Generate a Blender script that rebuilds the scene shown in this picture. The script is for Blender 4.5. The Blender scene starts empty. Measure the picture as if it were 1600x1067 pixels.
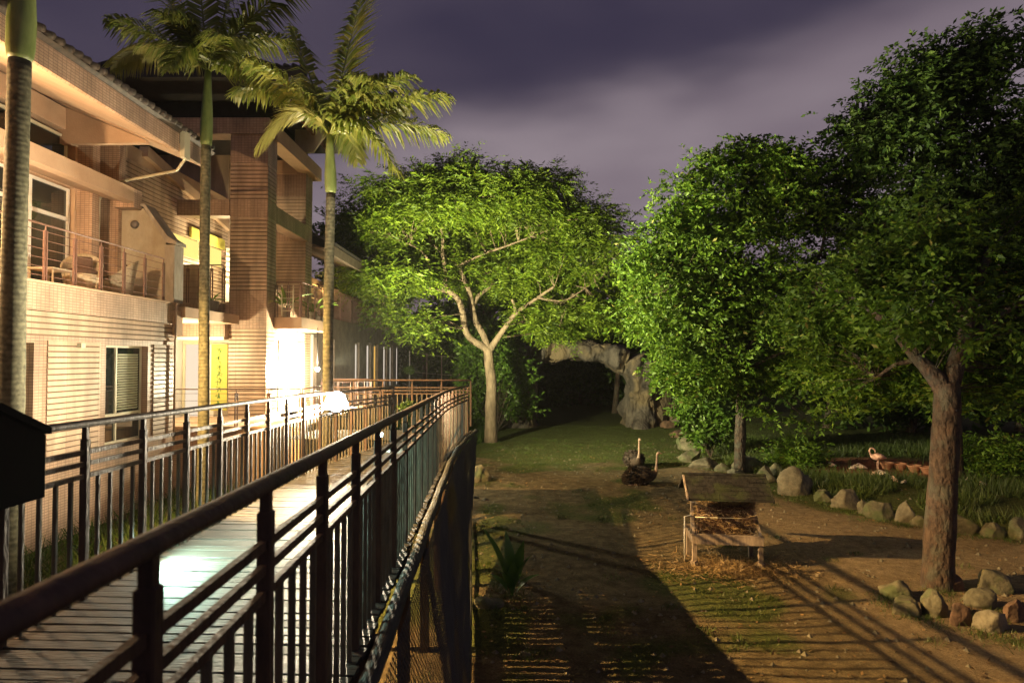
import bpy, math, random
import numpy as np
from mathutils import Vector, Matrix, noise as mnoise

random.seed(7); RNG = np.random.default_rng(7)
scene = bpy.context.scene
COL = scene.collection
R = math.radians

# ---------------------------------------------------------------- camera
EYE = 4.3
TILT = math.atan(0.0265)
cam_d = bpy.data.cameras.new("camera")
cam_d.sensor_width = 36.0
cam_d.lens = 22.5
cam_d.clip_start = 0.05
cam_d.clip_end = 1500.0
cam_d.dof.use_dof = True
cam_d.dof.focus_distance = 22.0
cam_d.dof.aperture_fstop = 3.2
cam = bpy.data.objects.new("camera", cam_d)
COL.objects.link(cam)
cam.location = (0, 0, EYE)
cam.rotation_euler = (R(90) + TILT, 0, 0)
scene.camera = cam

# ---------------------------------------------------------------- night sky
world = bpy.data.worlds.new("World")
scene.world = world
world.use_nodes = True
wn = world.node_tree
wn.nodes.clear()


def build_sky(nt):
    N, L = nt.nodes, nt.links
    out = N.new("ShaderNodeOutputWorld")
    bg = N.new("ShaderNodeBackground")
    tc = N.new("ShaderNodeTexCoord")
    sep = N.new("ShaderNodeSeparateXYZ")
    L.new(tc.outputs["Generated"], sep.inputs[0])
    mp = N.new("ShaderNodeMapping")
    mp.inputs["Scale"].default_value = (1.6, 1.6, 4.5)
    mp.inputs["Rotation"].default_value = (0.0, R(-12), R(20))
    L.new(tc.outputs["Generated"], mp.inputs[0])
    n1 = N.new("ShaderNodeTexNoise")
    n1.inputs["Scale"].default_value = 1.5
    n1.inputs["Detail"].default_value = 3.0
    n1.inputs["Roughness"].default_value = 0.5
    L.new(mp.outputs[0], n1.inputs["Vector"])

    def math_(op, a, b=None, clamp=False):
        m = N.new("ShaderNodeMath"); m.operation = op; m.use_clamp = clamp
        for i, v in enumerate((a, b)):
            if v is None: continue
            if isinstance(v, (int, float)): m.inputs[i].default_value = v
            else: L.new(v, m.inputs[i])
        return m.outputs[0]
    # bank of cloud: below a wavering edge that climbs to the right
    edge = math_("ADD", math_("MULTIPLY", sep.outputs["X"], 0.20), 0.385)
    edge = math_("ADD", edge, math_("MULTIPLY", math_("SUBTRACT", n1.outputs["Fac"], 0.5), 0.26))
    d = math_("SUBTRACT", edge, sep.outputs["Z"])
    bank = math_("MULTIPLY", math_("ADD", d, 0.03), 6.0, True)
    sm = N.new("ShaderNodeMapRange"); sm.interpolation_type = "SMOOTHERSTEP"
    L.new(bank, sm.inputs[0])
    n2 = N.new("ShaderNodeTexNoise")
    n2.inputs["Scale"].default_value = 1.7
    n2.inputs["Detail"].default_value = 2.5
    L.new(mp.outputs[0], n2.inputs["Vector"])
    cr = N.new("ShaderNodeValToRGB")
    cr.color_ramp.elements[0].position = 0.28
    cr.color_ramp.elements[0].color = (0.125, 0.098, 0.122, 1)
    cr.color_ramp.elements[1].position = 0.66
    cr.color_ramp.elements[1].color = (0.205, 0.168, 0.190, 1)
    L.new(n2.outputs["Fac"], cr.inputs[0])
    cl = N.new("ShaderNodeValToRGB")
    cl.color_ramp.elements[0].position = 0.3
    cl.color_ramp.elements[0].color = (0.030, 0.025, 0.046, 1)
    cl.color_ramp.elements[1].position = 0.75
    cl.color_ramp.elements[1].color = (0.056, 0.045, 0.068, 1)
    L.new(n2.outputs["Fac"], cl.inputs[0])
    mx = N.new("ShaderNodeMix"); mx.data_type = "RGBA"
    L.new(sm.outputs[0], mx.inputs[0])
    L.new(cl.outputs[0], mx.inputs[6]); L.new(cr.outputs[0], mx.inputs[7])
    # dimmer and redder towards the horizon
    hz = N.new("ShaderNodeMapRange")
    hz.inputs[1].default_value = 0.0; hz.inputs[2].default_value = 0.22
    L.new(sep.outputs["Z"], hz.inputs[0])
    mx2 = N.new("ShaderNodeMix"); mx2.data_type = "RGBA"
    L.new(hz.outputs[0], mx2.inputs[0])
    mx2.inputs[6].default_value = (0.080, 0.052, 0.066, 1)
    L.new(mx.outputs[2], mx2.inputs[7])
    L.new(mx2.outputs[2], bg.inputs[0])
    bg.inputs[1].default_value = SKY_STRENGTH
    L.new(bg.outputs[0], out.inputs[0])


SKY_STRENGTH = 1.4
build_sky(wn)

vs = scene.view_settings
vs.view_transform = "Standard"
vs.look = "None"
vs.gamma = 1.0
vs.use_curve_mapping = False
vs.exposure = 0.0
scene.cycles.use_denoising = True
scene.cycles.max_bounces = 6
scene.cycles.transparent_max_bounces = 8
scene.cycles.sample_clamp_indirect = 4.0
scene.cycles.use_light_tree = True


# ---------------------------------------------------------------- lights
def lamp(kind, name, loc, power, color, size=0.08, target=None, spot=None, blend=0.5):
    d = bpy.data.lights.new(name, kind)
    d.energy = power
    d.color = color
    d.shadow_soft_size = size
    o = bpy.data.objects.new(name, d)
    COL.objects.link(o)
    o.location = loc
    if target is not None:
        o.rotation_euler = (Vector(target) - Vector(loc)).to_track_quat("-Z", "Y").to_euler()
    if spot:
        d.spot_size = R(spot); d.spot_blend = blend
    return o


FLARE = (-2.98, 10.85, 3.56)         # floodlight on the building-side rail
WALLL = (-6.35, 20.9, 3.95)          # lamp under the tower balcony
SODIUM = (-7.95, 9.4, 6.9)          # orange lamp on the balcony outside the frame
lamp("POINT", "floodlight_light", (FLARE[0], FLARE[1], FLARE[2] + 0.0), 4600, (1.0, 0.84, 0.58), 0.075)
lamp("POINT", "soffit_light", WALLL, 4600, (1.0, 0.87, 0.56), 0.10)
lamp("SPOT", "tree_floodlight_light", (-5.9, 21.3, 4.1), 43000, (1.0, 0.90, 0.52), 0.08, (4.2, 28.5, 11.0), 125, 0.9)
lamp("POINT", "terrace_fill", (-8.9, 17.4, 4.6), 260, (1.0, 0.84, 0.50), 0.10)  # fill light added on the terrace, no fixture
lamp("SPOT", "paddock_floodlight_light", SODIUM, 27000, (1.0, 0.60, 0.21), 0.045, (5.5, 14.5, 0.0), 110, 0.5)
lamp("POINT", "balcony_light", (-8.9, 8.6, 7.4), 1600, (1.0, 0.62, 0.30), 0.06)
lamp("SPOT", "deck_light_near", (-2.86, 5.22, 2.90), 430, (0.60, 1.0, 0.80), 0.03, (-1.9, 5.6, 2.44), 165, 0.5)
lamp("SPOT", "deck_light_far", (-2.55, 12.6, 2.72), 200, (0.72, 1.0, 0.86), 0.03, (-1.6, 13.0, 2.5), 150, 0.4)

# ---------------------------------------------------------------- helpers
ORG = {}


def W(px, py, Y):
    """world point at depth Y that the photograph's pixel (1600 wide) looks at"""
    a = (px - 800) / 1000.0
    b = (533.5 - py) / 1000.0
    yd = math.cos(TILT) - b * math.sin(TILT)
    zd = math.sin(TILT) + b * math.cos(TILT)
    s = Y / yd
    return Vector((a * s, Y, EYE + zd * s))


def G(px, py, z=0.0):
    """ground point under a pixel"""
    a = (px - 800) / 1000.0
    b = (533.5 - py) / 1000.0
    yd = math.cos(TILT) - b * math.sin(TILT)
    zd = math.sin(TILT) + b * math.cos(TILT)
    s = (z - EYE) / zd
    return Vector((a * s, yd * s, z))


def tag(o, label=None, cat=None, group=None, kind=None):
    if label: o["label"] = label
    if cat: o["category"] = cat
    if group: o["group"] = group
    if kind: o["kind"] = kind
    return o


def thing(name, loc, label, cat, group=None):
    o = bpy.data.objects.new(name, None)
    o.empty_display_size = 0.2
    COL.objects.link(o)
    o.location = loc
    ORG[o] = Vector(loc)
    return tag(o, label, cat, group)


def link(name, me, parent=None, loc=None, rot=None, scale=None):
    o = bpy.data.objects.new(name, me)
    COL.objects.link(o)
    if parent is not None:
        o.parent = parent
        ORG[o] = ORG[parent].copy()
    else:
        ORG[o] = Vector((0, 0, 0))
    if loc is not None:
        o.location = Vector(loc) - (ORG[parent] if parent is not None else Vector((0, 0, 0)))
    if rot is not None: o.rotation_euler = rot
    if scale is not None: o.scale = scale
    return o


class MB:
    def __init__(s):
        s.v = []; s.f = []; s.smooth = []

    def add(s, vs_, fs, smooth=False):
        b = len(s.v)
        s.v += [tuple(q) for q in vs_]
        s.f += [tuple(i + b for i in f) for f in fs]
        s.smooth += [smooth] * len(fs)
        return s

    def box(s, x0, x1, y0, y1, z0, z1):
        v = [(x, y, z) for z in (z0, z1) for y in (y0, y1) for x in (x0, x1)]
        return s.add(v, [(0, 2, 3, 1), (4, 5, 7, 6), (0, 1, 5, 4), (2, 6, 7, 3), (0, 4, 6, 2), (1, 3, 7, 5)])

    def bbox(s, x0, x1, y0, y1, z0, z1, r=0.006):
        """box whose upright edges and top edge are chamfered"""
        def ring(z, k):
            return [(x0 + k, y0 + r, z), (x0 + r, y0 + k, z), (x1 - r, y0 + k, z), (x1 - k, y0 + r, z),
                    (x1 - k, y1 - r, z), (x1 - r, y1 - k, z), (x0 + r, y1 - k, z), (x0 + k, y1 - r, z)]
        def ring2(z):
            rr = r * 1.2
            return [(x0 + rr, y0 + rr * 1.6, z), (x0 + rr * 1.6, y0 + rr, z), (x1 - rr * 1.6, y0 + rr, z), (x1 - rr, y0 + rr * 1.6, z),
                    (x1 - rr, y1 - rr * 1.6, z), (x1 - rr * 1.6, y1 - rr, z), (x0 + rr * 1.6, y1 - rr, z), (x0 + rr, y1 - rr * 1.6, z)]
        v = ring(z0, 0) + ring(z1 - r, 0) + ring2(z1)
        f = [tuple(range(7, -1, -1)), tuple(range(16, 24))]
        for k in (0, 8):
            for i in range(8):
                j = (i + 1) % 8
                f.append((k + i, k + j, k + 8 + j, k + 8 + i))
        return s.add(v, f)

    def tube(s, pts, rad, n=8, cap=True, smooth=True, sx=1.0, sz=1.0):
        pts = [Vector(p) for p in pts]
        if isinstance(rad, (int, float)): rad = [rad] * len(pts)
        vs_ = []; up = None
        for i, p in enumerate(pts):
            t = (pts[min(i + 1, len(pts) - 1)] - pts[max(i - 1, 0)])
            if t.length < 1e-9: t = Vector((0, 0, 1))
            t.normalize()
            if up is None:
                up = Vector((0, 0, 1)) if abs(t.z) < 0.9 else Vector((1, 0, 0))
            a = t.cross(up)
            if a.length < 1e-6:
                up = Vector((0, 1, 0)); a = t.cross(up)
            a.normalize(); b = a.cross(t); b.normalize()
            if abs(t.z) > 0.9: up = b
            for k in range(n):
                w = 2 * math.pi * (k + 0.5) / n
                vs_.append(p + a * (math.cos(w) * rad[i] * sx) + b * (math.sin(w) * rad[i] * sz))
        fs = []
        for i in range(len(pts) - 1):
            for k in range(n):
                k2 = (k + 1) % n
                fs.append((i * n + k, i * n + k2, (i + 1) * n + k2, (i + 1) * n + k))
        if cap:
            fs.append(tuple(range(n - 1, -1, -1)))
            fs.append(tuple(range((len(pts) - 1) * n, len(pts) * n)))
        return s.add(vs_, fs, smooth)

    def bar(s, a, b, w, h):
        """rectangular bar from a to b, w across, h upright"""
        a = Vector(a); b = Vector(b); t = (b - a).normalized()
        sd = t.cross(Vector((0, 0, 1)))
        if sd.length < 1e-5: sd = Vector((1, 0, 0))
        sd.normalize(); u = sd.cross(t).normalized()
        v = []
        for p in (a, b):
            for (i, j) in ((-1, -1), (1, -1), (1, 1), (-1, 1)):
                v.append(p + sd * (i * w / 2) + u * (j * h / 2))
        return s.add(v, [(3, 2, 1, 0), (4, 5, 6, 7), (0, 1, 5, 4), (1, 2, 6, 5), (2, 3, 7, 6), (3, 0, 4, 7)])

    def prism(s, poly, axis, d0, d1):
        """polygon extruded along an axis: poly in the other two coordinates"""
        def put(p, d):
            if axis == "x": return (d, p[0], p[1])
            if axis == "y": return (p[0], d, p[1])
            return (p[0], p[1], d)
        n = len(poly)
        v = [put(p, d0) for p in poly] + [put(p, d1) for p in poly]
        f = [tuple(range(n)), tuple(range(2 * n - 1, n - 1, -1))]
        for i in range(n):
            j = (i + 1) % n
            f.append((i, i + n, j + n, j))
        return s.add(v, f)

    def mesh(s, name, mat, org=Vector((0, 0, 0))):
        me = bpy.data.meshes.new(name)
        o = org
        me.from_pydata([(x - o[0], y - o[1], z - o[2]) for x, y, z in s.v], [], s.f)
        me.polygons.foreach_set("use_smooth", s.smooth)
        if mat: me.materials.append(mat)
        me.update()
        return me

    def build(s, name, mat, parent=None):
        org = ORG[parent] if parent is not None else Vector((0, 0, 0))
        me = s.mesh(name, mat, org)
        import bmesh
        bm = bmesh.new(); bm.from_mesh(me)
        bmesh.ops.recalc_face_normals(bm, faces=bm.faces)
        bm.to_mesh(me); bm.free()
        return link(name, me, parent)


_cube = {}


def cube_of(mat):
    if mat.name not in _cube:
        m = MB()
        m.box(-.5, .5, -.5, .5, -.5, .5)
        _cube[mat.name] = m.mesh("box_" + mat.name, mat)
    return _cube[mat.name]


def ibox(name, mat, parent, x0, x1, y0, y1, z0, z1):
    """a box that shares its mesh with all boxes of that material"""
    return link(name, cube_of(mat), parent, loc=((x0 + x1) / 2, (y0 + y1) / 2, (z0 + z1) / 2), scale=(x1 - x0, y1 - y0, z1 - z0))


def np_mesh(name, verts, nper, mat, parent=None):
    """verts (F*nper,3): separate faces of nper corners each"""
    org = ORG[parent] if parent is not None else Vector((0, 0, 0))
    v = np.asarray(verts, np.float32) - np.array(org, np.float32)
    n = len(v); F = n // nper
    me = bpy.data.meshes.new(name)
    me.vertices.add(n); me.vertices.foreach_set("co", v.ravel())
    me.loops.add(n); me.loops.foreach_set("vertex_index", np.arange(n, dtype=np.int32))
    me.polygons.add(F)
    me.polygons.foreach_set("loop_start", np.arange(0, n, nper, dtype=np.int32))
    me.polygons.foreach_set("loop_total", np.full(F, nper, np.int32))
    me.materials.append(mat)
    me.update(calc_edges=True)
    return link(name, me, parent)


# ---------------------------------------------------------------- materials
def new_mat(name):
    m = bpy.data.materials.new(name)
    m.use_nodes = True
    m.node_tree.nodes.clear()
    return m, m.node_tree.nodes, m.node_tree.links


def mat_basic(name, c1, c2=None, rough=0.7, scale=6.0, detail=5.0, bump=0.0, bscale=None, metal=0.0, spec=0.5, stretch=(1, 1, 1), c3=None, s3=0.8, ramp=(0.35, 0.65), bdist=0.02):
    m, N, L = new_mat(name)
    out = N.new("ShaderNodeOutputMaterial"); b = N.new("ShaderNodeBsdfPrincipled")
    L.new(b.outputs[0], out.inputs[0])
    b.inputs["Roughness"].default_value = rough
    b.inputs["Metallic"].default_value = metal
    b.inputs["Specular IOR Level"].default_value = spec
    g = N.new("ShaderNodeNewGeometry")
    mp = N.new("ShaderNodeMapping"); mp.inputs["Scale"].default_value = stretch
    L.new(g.outputs["Position"], mp.inputs[0])
    if c2 is None: c2 = tuple(x * 0.6 for x in c1)
    n = N.new("ShaderNodeTexNoise"); n.inputs["Scale"].default_value = scale; n.inputs["Detail"].default_value = detail
    n.inputs["Roughness"].default_value = 0.65
    L.new(mp.outputs[0], n.inputs["Vector"])
    cr = N.new("ShaderNodeValToRGB")
    cr.color_ramp.elements[0].position = ramp[0]; cr.color_ramp.elements[1].position = ramp[1]
    cr.color_ramp.elements[0].color = (*c2, 1); cr.color_ramp.elements[1].color = (*c1, 1)
    L.new(n.outputs["Fac"], cr.inputs[0])
    col = cr.outputs[0]
    if c3:
        n3 = N.new("ShaderNodeTexNoise"); n3.inputs["Scale"].default_value = s3; n3.inputs["Detail"].default_value = 6
        L.new(g.outputs["Position"], n3.inputs["Vector"])
        mr = N.new("ShaderNodeMapRange"); mr.inputs[1].default_value = 0.48; mr.inputs[2].default_value = 0.62
        L.new(n3.outputs["Fac"], mr.inputs[0])
        mx = N.new("ShaderNodeMix"); mx.data_type = "RGBA"
        L.new(mr.outputs[0], mx.inputs[0]); L.new(col, mx.inputs[6]); mx.inputs[7].default_value = (*c3, 1)
        col = mx.outputs[2]
    L.new(col, b.inputs["Base Color"])
    if bump:
        nb = N.new("ShaderNodeTexNoise"); nb.inputs["Scale"].default_value = bscale or scale * 3; nb.inputs["Detail"].default_value = 6
        L.new(mp.outputs[0], nb.inputs["Vector"])
        bp = N.new("ShaderNodeBump"); bp.inputs["Strength"].default_value = bump; bp.inputs["Distance"].default_value = bdist
        L.new(nb.outputs["Fac"], bp.inputs["Height"]); L.new(bp.outputs[0], b.inputs["Normal"])
    return m


def mat_tile(name, c1, c2, mortar, bw=0.10, bh=0.05, offset=0.0, rough=0.45):
    """small mosaic tile: brick pattern laid over any upright wall"""
    m, N, L = new_mat(name)
    out = N.new("ShaderNodeOutputMaterial"); b = N.new("ShaderNodeBsdfPrincipled")
    L.new(b.outputs[0], out.inputs[0])
    g = N.new("ShaderNodeNewGeometry"); sp = N.new("ShaderNodeSeparateXYZ")
    L.new(g.outputs["Position"], sp.inputs[0])
    ad = N.new("ShaderNodeMath"); L.new(sp.outputs[0], ad.inputs[0]); L.new(sp.outputs[1], ad.inputs[1])
    cb = N.new("ShaderNodeCombineXYZ"); L.new(ad.outputs[0], cb.inputs[0]); L.new(sp.outputs[2], cb.inputs[1])
    br = N.new("ShaderNodeTexBrick"); br.offset = offset; br.squash = 1.0
    br.inputs["Color1"].default_value = (*c1, 1); br.inputs["Color2"].default_value = (*c2, 1); br.inputs["Mortar"].default_value = (*mortar, 1)
    br.inputs["Scale"].default_value = 1.0; br.inputs["Mortar Size"].default_value = 0.006
    br.inputs["Brick Width"].default_value = bw; br.inputs["Row Height"].default_value = bh
    L.new(cb.outputs[0], br.inputs["Vector"])
    n = N.new("ShaderNodeTexNoise"); n.inputs["Scale"].default_value = 1.3; n.inputs["Detail"].default_value = 8
    mp = N.new("ShaderNodeMapping"); mp.inputs["Scale"].default_value = (2.2, 2.2, 0.5); L.new(g.outputs["Position"], mp.inputs[0]); L.new(mp.outputs[0], n.inputs["Vector"])
    mr = N.new("ShaderNodeMapRange"); mr.inputs[1].default_value = 0.3; mr.inputs[2].default_value = 0.7; mr.inputs[3].default_value = 0.55; mr.inputs[4].default_value = 1.12
    L.new(n.outputs["Fac"], mr.inputs[0])
    mx = N.new("ShaderNodeMix"); mx.data_type = "RGBA"; mx.blend_type = "MULTIPLY"; mx.inputs[0].default_value = 1.0
    L.new(br.outputs[0], mx.inputs[6]); L.new(mr.outputs[0], mx.inputs[7]); L.new(mx.outputs[2], b.inputs["Base Color"])
    b.inputs["Roughness"].default_value = rough
    bp = N.new("ShaderNodeBump"); bp.inputs["Strength"].default_value = 0.5; bp.inputs["Distance"].default_value = 0.004; bp.invert = True
    L.new(br.outputs["Fac"], bp.inputs["Height"]); L.new(bp.outputs[0], b.inputs["Normal"])
    return m


def mat_leaf(name, dark, light, transl=0.35, rough=0.5, yellow=None):
    m, N, L = new_mat(name)
    out = N.new("ShaderNodeOutputMaterial"); b = N.new("ShaderNodeBsdfPrincipled")
    g = N.new("ShaderNodeNewGeometry")
    cr = N.new("ShaderNodeValToRGB")
    cr.color_ramp.elements[0].color = (*dark, 1); cr.color_ramp.elements[1].color = (*light, 1)
    if yellow:
        e = cr.color_ramp.elements.new(0.96); e.color = (*light, 1); cr.color_ramp.elements[-1].color = (*yellow, 1)
    L.new(g.outputs["Random Per Island"], cr.inputs[0])
    n = N.new("ShaderNodeTexNoise"); n.inputs["Scale"].default_value = 0.7; L.new(g.outputs["Position"], n.inputs["Vector"])
    mr = N.new("ShaderNodeMapRange"); mr.inputs[1].default_value = 0.3; mr.inputs[2].default_value = 0.7; mr.inputs[3].default_value = 0.6; mr.inputs[4].default_value = 1.3
    L.new(n.outputs["Fac"], mr.inputs[0])
    mx = N.new("ShaderNodeMix"); mx.data_type = "RGBA"; mx.blend_type = "MULTIPLY"; mx.inputs[0].default_value = 1.0
    L.new(cr.outputs[0], mx.inputs[6]); L.new(mr.outputs[0], mx.inputs[7])
    L.new(mx.outputs[2], b.inputs["Base Color"])
    b.inputs["Roughness"].default_value = rough
    b.inputs["Specular IOR Level"].default_value = 0.4
    t = N.new("ShaderNodeBsdfTranslucent"); L.new(mx.outputs[2], t.inputs[0])
    ms = N.new("ShaderNodeMixShader"); ms.inputs[0].default_value = transl
    L.new(b.outputs[0], ms.inputs[1]); L.new(t.outputs[0], ms.inputs[2]); L.new(ms.outputs[0], out.inputs[0])
    return m


def mat_emit(name, col, strength):
    m, N, L = new_mat(name)
    out = N.new("ShaderNodeOutputMaterial"); e = N.new("ShaderNodeEmission")
    e.inputs[0].default_value = (*col, 1); e.inputs[1].default_value = strength
    L.new(e.outputs[0], out.inputs[0])
    return m


def mat_glass(name, tint=(0.012, 0.02, 0.022), rough=0.03):
    m, N, L = new_mat(name)
    out = N.new("ShaderNodeOutputMaterial"); b = N.new("ShaderNodeBsdfPrincipled")
    b.inputs["Base Color"].default_value = (*tint, 1); b.inputs["Roughness"].default_value = rough
    b.inputs["Specular IOR Level"].default_value = 0.8
    L.new(b.outputs[0], out.inputs[0])
    return m


def mat_clear(name):
    m, N, L = new_mat(name)
    out = N.new("ShaderNodeOutputMaterial")
    t = N.new("ShaderNodeBsdfTransparent"); t.inputs[0].default_value = (0.93, 0.96, 0.95, 1)
    gl = N.new("ShaderNodeBsdfGlossy"); gl.inputs["Roughness"].default_value = 0.02
    fr = N.new("ShaderNodeFresnel"); fr.inputs[0].default_value = 1.5
    ms = N.new("ShaderNodeMixShader"); L.new(fr.outputs[0], ms.inputs[0]); L.new(t.outputs[0], ms.inputs[1]); L.new(gl.outputs[0], ms.inputs[2])
    L.new(ms.outputs[0], out.inputs[0])
    return m


def mat_palm_trunk():
    m, N, L = new_mat("palm_bark")
    out = N.new("ShaderNodeOutputMaterial"); b = N.new("ShaderNodeBsdfPrincipled"); L.new(b.outputs[0], out.inputs[0])
    g = N.new("ShaderNodeNewGeometry")
    mp = N.new("ShaderNodeMapping"); mp.inputs["Scale"].default_value = (0.6, 0.6, 5.5); L.new(g.outputs["Position"], mp.inputs[0])
    wv = N.new("ShaderNodeTexWave"); wv.bands_direction = "Z"; wv.inputs["Scale"].default_value = 0.75; wv.inputs["Distortion"].default_value = 2.5; wv.inputs["Detail"].default_value = 3
    L.new(mp.outputs[0], wv.inputs["Vector"])
    n = N.new("ShaderNodeTexNoise"); n.inputs["Scale"].default_value = 14; n.inputs["Detail"].default_value = 8; L.new(g.outputs["Position"], n.inputs["Vector"])
    cr = N.new("ShaderNodeValToRGB")
    cr.color_ramp.elements[0].position = 0.36; cr.color_ramp.elements[0].color = (0.060, 0.058, 0.032, 1)
    cr.color_ramp.elements[1].position = 0.62; cr.color_ramp.elements[1].color = (0.145, 0.138, 0.082, 1)
    L.new(n.outputs["Fac"], cr.inputs[0])
    mx = N.new("ShaderNodeMix"); mx.data_type = "RGBA"; mx.blend_type = "MULTIPLY"; mx.inputs[0].default_value = 0.25
    L.new(cr.outputs[0], mx.inputs[6]); L.new(wv.outputs[0], mx.inputs[7]); L.new(mx.outputs[2], b.inputs["Base Color"])
    b.inputs["Roughness"].default_value = 0.85
    bp = N.new("ShaderNodeBump"); bp.inputs["Strength"].default_value = 0.3; bp.inputs["Distance"].default_value = 0.012
    L.new(wv.outputs["Fac"], bp.inputs["Height"]); L.new(bp.outputs[0], b.inputs["Normal"])
    return m


M = {}
M["tile"] = mat_tile("mosaic_tile", (0.58, 0.40, 0.28), (0.50, 0.33, 0.225), (0.28, 0.18, 0.125))
M["rib"] = mat_tile("ribbed_tile", (0.60, 0.44, 0.31), (0.54, 0.38, 0.26), (0.42, 0.28, 0.19), bw=0.9, bh=9.0)
M["joint_shade"] = mat_basic("shaded_grout", (0.185, 0.120, 0.080), (0.14, 0.09, 0.06), 0.95, 6)  # grout darkened so its colour carries the shade in the rib gaps
M["stucco"] = mat_basic("stucco", (0.56, 0.39, 0.26), (0.47, 0.32, 0.21), 0.85, 1.6, 8, bump=0.35, bscale=30)
M["plaster"] = mat_basic("grey_plaster", (0.46, 0.41, 0.31), (0.33, 0.28, 0.20), 0.9, 2.2, 9, bump=0.5, bscale=40, stretch=(1, 1, 0.6))
M["concrete"] = mat_basic("concrete", (0.40, 0.36, 0.30), (0.22, 0.19, 0.15), 0.9, 3.0, 9, bump=0.5, bscale=25, stretch=(1, 1, 0.4))
M["dimwall"] = mat_basic("shade_toned_wall", (0.21, 0.16, 0.12), (0.12, 0.09, 0.065), 0.85, 2.0, 8, bump=0.3, bscale=20)  # the far wing's dimness is put into this darker wall colour
M["darkroof"] = mat_basic("dark_roof", (0.030, 0.025, 0.024), (0.015, 0.012, 0.012), 0.7, 5)
M["rooftile"] = mat_basic("roof_tile", (0.10, 0.07, 0.05), (0.04, 0.035, 0.03), 0.6, 7, bump=0.3)
M["frame"] = mat_basic("cream_frame", (0.62, 0.58, 0.42), (0.55, 0.50, 0.36), 0.45, 3)
M["glass"] = mat_glass("window_glass")
M["clear"] = mat_clear("clear_glass")
M["blind"] = mat_basic("blind", (0.42, 0.44, 0.30), (0.36, 0.38, 0.26), 0.6, 3)
M["white"] = mat_basic("white_paint", (0.80, 0.78, 0.72), (0.72, 0.70, 0.64), 0.6, 2)
M["railmetal"] = mat_basic("rail_brown", (0.20, 0.10, 0.075), (0.14, 0.07, 0.05), 0.45, 9, metal=0.0)
M["wood"] = mat_basic("brown_wood", (0.090, 0.052, 0.033), (0.034, 0.020, 0.014), 0.68, 10, 8, bump=0.4, bscale=40, stretch=(1, 1, 0.35), spec=0.45)
M["baluster"] = mat_basic("baluster_wood", (0.120, 0.100, 0.066), (0.050, 0.044, 0.030), 0.6, 12, 8, bump=0.4, bscale=50, stretch=(1, 1, 0.3))
M["plank1"] = mat_basic("deck_plank", (0.042, 0.037, 0.030), (0.013, 0.012, 0.010), 0.62, 9, 8, bump=0.75, bscale=26, stretch=(0.35, 2.2, 1), bdist=0.012)
M["plank2"] = mat_basic("deck_plank_dark", (0.026, 0.023, 0.019), (0.009, 0.008, 0.007), 0.58, 9, 8, bump=0.75, bscale=26, stretch=(0.35, 2.2, 1), bdist=0.012)
M["plank3"] = mat_basic("deck_plank_pale", (0.058, 0.051, 0.042), (0.019, 0.017, 0.014), 0.66, 9, 8, bump=0.75, bscale=26, stretch=(0.35, 2.2, 1), bdist=0.012)
M["log"] = mat_basic("weathered_log", (0.050, 0.054, 0.050), (0.013, 0.014, 0.013), 0.85, 6, 9, bump=0.9, bscale=20, stretch=(3, 0.5, 3))
M["net"] = mat_basic("net_wire", (0.045, 0.045, 0.035), (0.025, 0.025, 0.02), 0.6, 4)
M["black"] = mat_basic("black_paint", (0.004, 0.0036, 0.005), (0.003, 0.0026, 0.004), 0.8, 4, spec=0.2)
M["bark"] = mat_basic("bark", (0.19, 0.142, 0.090), (0.085, 0.062, 0.038), 0.85, 5, 9, bump=0.8, bscale=12, stretch=(1, 1, 0.4), bdist=0.05)
M["bark2"] = mat_basic("dark_bark", (0.088, 0.056, 0.036), (0.018, 0.012, 0.009), 0.9, 9, 9, bump=1.0, bscale=11, stretch=(1, 1, 0.5), c3=(0.062, 0.058, 0.042), s3=3.5, bdist=0.10)
M["palmbark"] = mat_palm_trunk()
M["shaft"] = mat_basic("crownshaft", (0.20, 0.25, 0.08), (0.10, 0.14, 0.035), 0.5, 5, stretch=(1, 1, 0.3))
M["rock"] = mat_basic("arch_rock", (0.120, 0.104, 0.084), (0.026, 0.022, 0.018), 0.9, 1.2, 10, bump=0.9, bscale=5, stretch=(1, 1, 0.45), c3=(0.15, 0.115, 0.065), s3=0.5, bdist=0.2)
M["boulder"] = mat_basic("boulder", (0.15, 0.140, 0.088), (0.060, 0.055, 0.034), 0.85, 4, 9, bump=0.7, bscale=14, c3=(0.065, 0.082, 0.032), s3=2.5, bdist=0.04)
M["boulder2"] = mat_basic("boulder_pale", (0.19, 0.172, 0.118), (0.085, 0.076, 0.050), 0.85, 5, 9, bump=0.7, bscale=14, bdist=0.04)
M["boulder3"] = mat_basic("boulder_red", (0.14, 0.082, 0.050), (0.05, 0.032, 0.02), 0.9, 5, 9, bump=0.7, bscale=14, bdist=0.04)
M["leafA"] = mat_leaf("feathery_leaf", (0.055, 0.115, 0.006), (0.165, 0.235, 0.014), 0.45, 0.6)
M["leafB"] = mat_leaf("glossy_leaf", (0.040, 0.100, 0.006), (0.135, 0.225, 0.016), 0.36, 0.62, yellow=(0.22, 0.19, 0.04))
M["leafC"] = mat_leaf("dark_leaf", (0.020, 0.054, 0.006), (0.070, 0.120, 0.014), 0.3, 0.65)
M["leafD"] = mat_leaf("shrub_leaf", (0.040, 0.095, 0.010), (0.100, 0.180, 0.022), 0.30)
M["leafP"] = mat_leaf("palm_leaf", (0.150, 0.215, 0.030), (0.380, 0.390, 0.090), 0.45, 0.38)
M["leafPy"] = mat_leaf("palm_leaf_yellow", (0.38, 0.36, 0.10), (0.50, 0.46, 0.14), 0.35, 0.4)
M["banana"] = mat_leaf("broad_leaf", (0.045, 0.120, 0.02), (0.07, 0.170, 0.03), 0.35, 0.35)
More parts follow.
